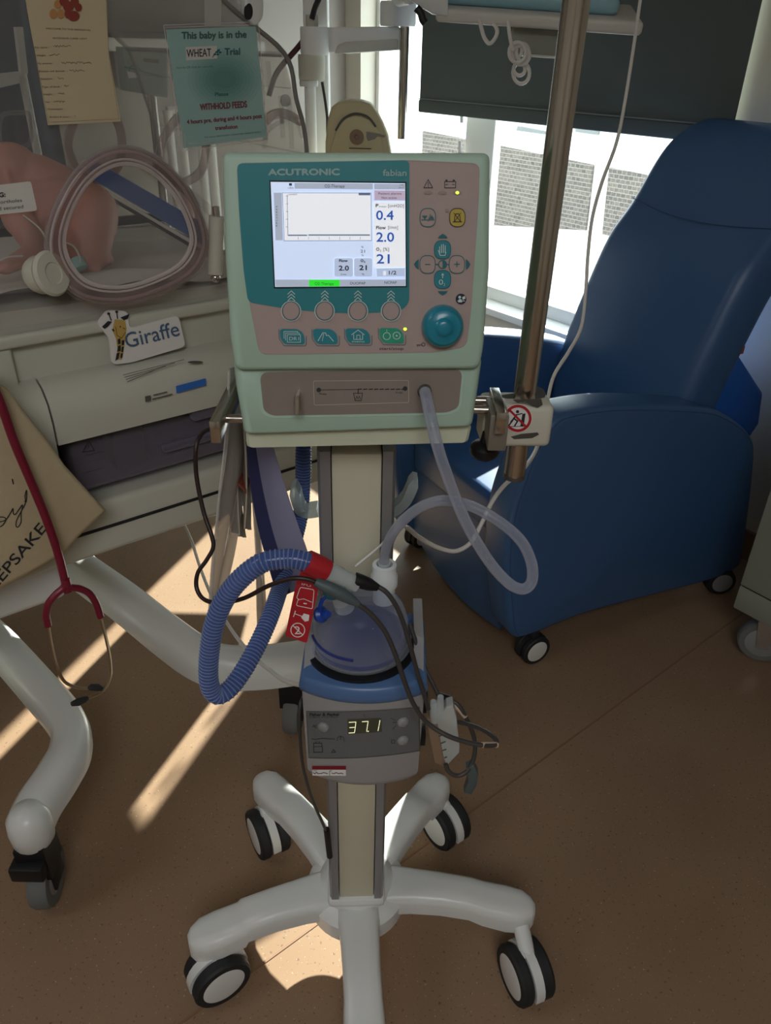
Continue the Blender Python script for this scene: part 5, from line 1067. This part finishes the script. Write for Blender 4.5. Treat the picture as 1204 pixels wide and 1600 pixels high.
MB().box((-.0-.028, .13, .030), (kk*.9, .17, .034), TF, .015, 4).build('case', 'keyboard', kb, smooth=50)
for i in range(16):
    for j in range(5): 
        if i*5+j < 80: MB().box((-kk*.40-.028+i*kk*.053, .075+j*.028, .0485), (kk*.042, .021, .006), TF, .0015, 1).build('key', 'keycap', kb)
# thin white line from above down to the humidifier
il = cr([onY(*p) for p in ((1010, -60, 1.80), (1000, 0, 1.78), (990, 70, 1.74), (975, 165, 1.68), (962, 225, 1.64), (940, 285, 1.60), (925, 340, 1.57), (918, 400, 1.54), (915, 450, 1.52), (908, 510, 1.48), (888, 550, 1.42), (866, 585, 1.36), (856, 620, 1.30), (846, 670, 1.22), (836, 705, 1.14), (815, 735, 1.06), (788, 758, 1.02), (768, 785, 1.0), (750, 822, .98), (735, 848, .97), (712, 861, .96), (685, 856, .95), (655, 840, .92), (632, 823, .83), (613, 835, .757), (590, 856, .745), (555, 885, .735))], 7)
lo = MB(); lo.tube(il, [.0034 if i < len(il)-22 else .0015 for i in range(len(il))], 8); lo.build('infusion_line', 'whitecable', smooth=60, props=('thin white line running down from the tray behind the pole to the humidifier', 'tubing'))
# ------------------------------------------------------------------ grey cabinet on castors at the right edge
gc = thing('cabinet', onZ(1190, 1020, 0), 'grey green cabinet on a grey castor at the right edge', 'cabinet')
G0 = onZ(1180, 1035, 0); GX, GY = -E2, E1
def gbox(a0, a1, b0, b1, z0, z1, bev=.004): 
    return MB().box(((a0+a1)/2, (b0+b1)/2, (z0+z1)/2), (a1-a0, b1-b0, z1-z0), T(GP, GX, GY, UP), bev)
GP = onZ(1144, 949, .165); GP.z = 0
gbox(0, .5, 0, .5, .165, .235).build('plinth', 'cartgrey', gc); gbox(0, .5, 0, .5, .239, .9).build('body', 'cartgrey', gc)
gbox(.004, .49, .004, .49, .232, .242, 0).build('gap', 'black', gc)
p = T(GP, GX, GY, UP) @ V((.055, .07, 0)); p = V((G0.x+.01, G0.y+.02, 0))
wm_ = MB(); wheel(wm_, V((p.x, p.y, .0625)), (-.35, -.94, 0), .0625, .032, 1, 0, .7)
ax = V((-.35, -.94, 0)).normalized(); fw = ax.cross(UP); fk = MB()
for s in (-1, 1): fk.prism([V((p.x, p.y, 0))+ax*s*.021+fw*a+UP*z for a, z in ((-.014, .05), (.014, .05), (.03, .14), (-.03, .14))], ax*.003*s)
fk.box((0, 0, .142), (.062, .05, .006), T(V((p.x, p.y, 0)), fw, ax, UP), .001); fk.tube([V((p.x, p.y, .143)), V((p.x, p.y, .166))], .022, 20)
fo = fk.build('caster', 'steel', gc); wm_.build('wheel', ['greyrubber', 'greybutton'], fo)
for (a, b) in ((.42, .42), (.42, .07), (.07, .42)):
    q = T(GP, GX, GY, UP) @ V((a, b, 0)); wq = MB(); wheel(wq, V((q.x, q.y, .0625)), (-.35, -.94, 0), .0625, .032, 1, 0, .7); f2_ = MB().tube([V((q.x, q.y, .12)), V((q.x, q.y, .166))], .022, 16).build('caster', 'steel', gc); wq.build('wheel', ['greyrubber', 'greybutton'], f2_)
# ------------------------------------------------------------------ things seen through the incubator hood
mo = thing('monitor_box', I(.9, 2.1, 0), 'pale green box with white tab on a steel pole seen through the hood', 'monitor')
pq = [onB(x, y, 2.05) for x, y in ((192, 73), (262, 76), (262, 153), (200, 142))]
MB().prism(pq, E2*.05, None, .004).build('case', 'greengrey', mo)
gl = Dec(plane_hit(E2*2.049, iN), .0006, zm(170, 0, 310/1204)); gl.P([(100, 298), (345, 312), (345, 320), (100, 306)]); gl.L([(95, 405), (340, 470)], 9); gl.L([(120, 430), (130, 405), (155, 392), (178, 402), (188, 425)], 8); gl.mat(1); gl.P([(108, 430), (170, 445), (185, 470), (120, 475)], .001); gl.mat(2); gl.P([(208, 350), (302, 362), (302, 385), (208, 375)])
gl.build('front_print', ['greenline', 'whiteprint', 'printgrey'], mo)
a_ = onB(236, 145, 2.08); MB().tube([V((a_.x, a_.y, .70)), a_], .011, 16).build('pole', 'steel', mo)
MB().box((0, -.11, .72), (.05, .23, .04), T((a_.x, a_.y, 0), E1, E2, UP), .004).build('rail_bracket', 'steel', mo)
dc = thing('curtain', I(.35, 2.62, .3), 'dark teal curtain hanging behind the left end of the incubator', 'curtain')
m = MB(); rows = []
for z in (.32, .7, 1.1, 1.5, 1.95):
    row = [I(-.1+.90*k/40, 2.62+.018*math.sin(k*1.15)+.006*math.sin(k*2.7+z*3), z) for k in range(41)]; rows.append(row+[p+E2*.004 for p in row[::-1]])
m.rings(rows).build('cloth', 'darkcloth', dc, smooth=70)
MB().tube([I(-.15, 2.62, 1.97), I(.84, 2.62, 1.97)], .012, 12).build('rail', 'alu', dc)
for a in (-.12, .82): MB().tube([I(a, 2.62, 1.97), I(a, 2.62, ZC)], .008, 10).build('hanger', 'alu', dc)
fb = thing('upright_rack', I(1.2, 2.9, 0), 'white upright frame bars seen through the hood behind the porthole', 'frame')
for x in (272, 290, 318, 334): 
    q = onB(x, 270, 2.9); MB().tube([V((q.x, q.y, .02)), V((q.x, q.y, 1.20))], .016, 12).build('upright_bar', 'whitepaint', fb)
q0_, q1_ = onB(268, 240, 2.9), onB(340, 240, 2.9); MB().tube([V((q0_.x, q0_.y, 1.20)), V((q1_.x, q1_.y, 1.20))], .012, 12).build('top_rail', 'whitepaint', fb); MB().tube([V((q0_.x, q0_.y, .02)), V((q1_.x, q1_.y, .02))], .014, 12).build('bottom_rail', 'whitepaint', fb)
bp_ = onB(20, 130, 2.2)
wbt = thing('white_bracket', onB(30, 140, 1.95), 'white angled bracket standing behind the hood in front of the dark curtain', 'bracket')
wb = MB(); wb.prism([onB(x, y, 1.95) for x, y in ((25, 42), (36, 42), (44, 115), (34, 118))], E2*.02); wb.build('upright', 'whitepaint', wbt); wb = MB(); wb.prism([onB(x, y, 1.951) for x, y in ((-20, 118), (30, 112), (31, 130), (-20, 142))], E2*.018); wb.build('shelf_edge', 'whitepaint', wbt)
q0_ = onB(34, 112, 1.965); MB().tube([q0_, V((q0_.x, q0_.y, .7)), V((q0_.x, q0_.y, .7))-E2*.11], .009, 10).build('post', 'whitepaint', wbt)
# clip on the hood frame top right
hk = thing('hose_clip', onB(402, 25, 1.175), 'white plastic clip with dark slot at the top edge of the hood', 'clip')
MB().prism([onB(x, y, 1.172) for x, y in rnd([(384, -12), (412, -6), (412, 28), (402, 42), (390, 34), (384, 15)], 7, 3)], E2*.02, None, .003).build('body', 'whiteplastic', hk)
MB().prism([onB(x, y, 1.1715) for x, y in circ(389, 18, 6, 13, 16)], E2*.004).build('slot', 'rubber', hk)

# dark wall panel and white shelf on the headwall, seen through the hood
q0_, q1_ = onB(150, 70, 3.08), onB(430, 70, 3.08); a0_, a1_ = q0_.dot(E1), q1_.dot(E1); zs_ = onB(300, 62, 3.08).z
wp_ = thing('wall_panel', I((a0_+a1_)/2, 3.12, zs_), 'dark grey brown panel on the far wall seen through the top of the hood', 'wall panel')
MB().box(((a0_+a1_-.1)/2, 3.13, zs_+.4), (a1_-a0_-.1, .05, .76), ROOM, .006).build('panel', 'brownpanel', wp_)
sf_ = thing('wall_shelf', I((a0_+a1_)/2, 3.05, zs_-.06), 'white shelf fixed to the far wall under the dark panel', 'shelf')
MB().box(((a0_+a1_-.1)/2, 3.07, zs_-.02), (a1_-a0_-.1, .17, .04), ROOM, .006).build('board', 'whitepaint', sf_)
for a in (a0_+.1, a1_-.25): MB().box((a, 3.10, zs_-.10), (.03, .11, .12), ROOM, .004).build('bracket', 'whitepaint', sf_)
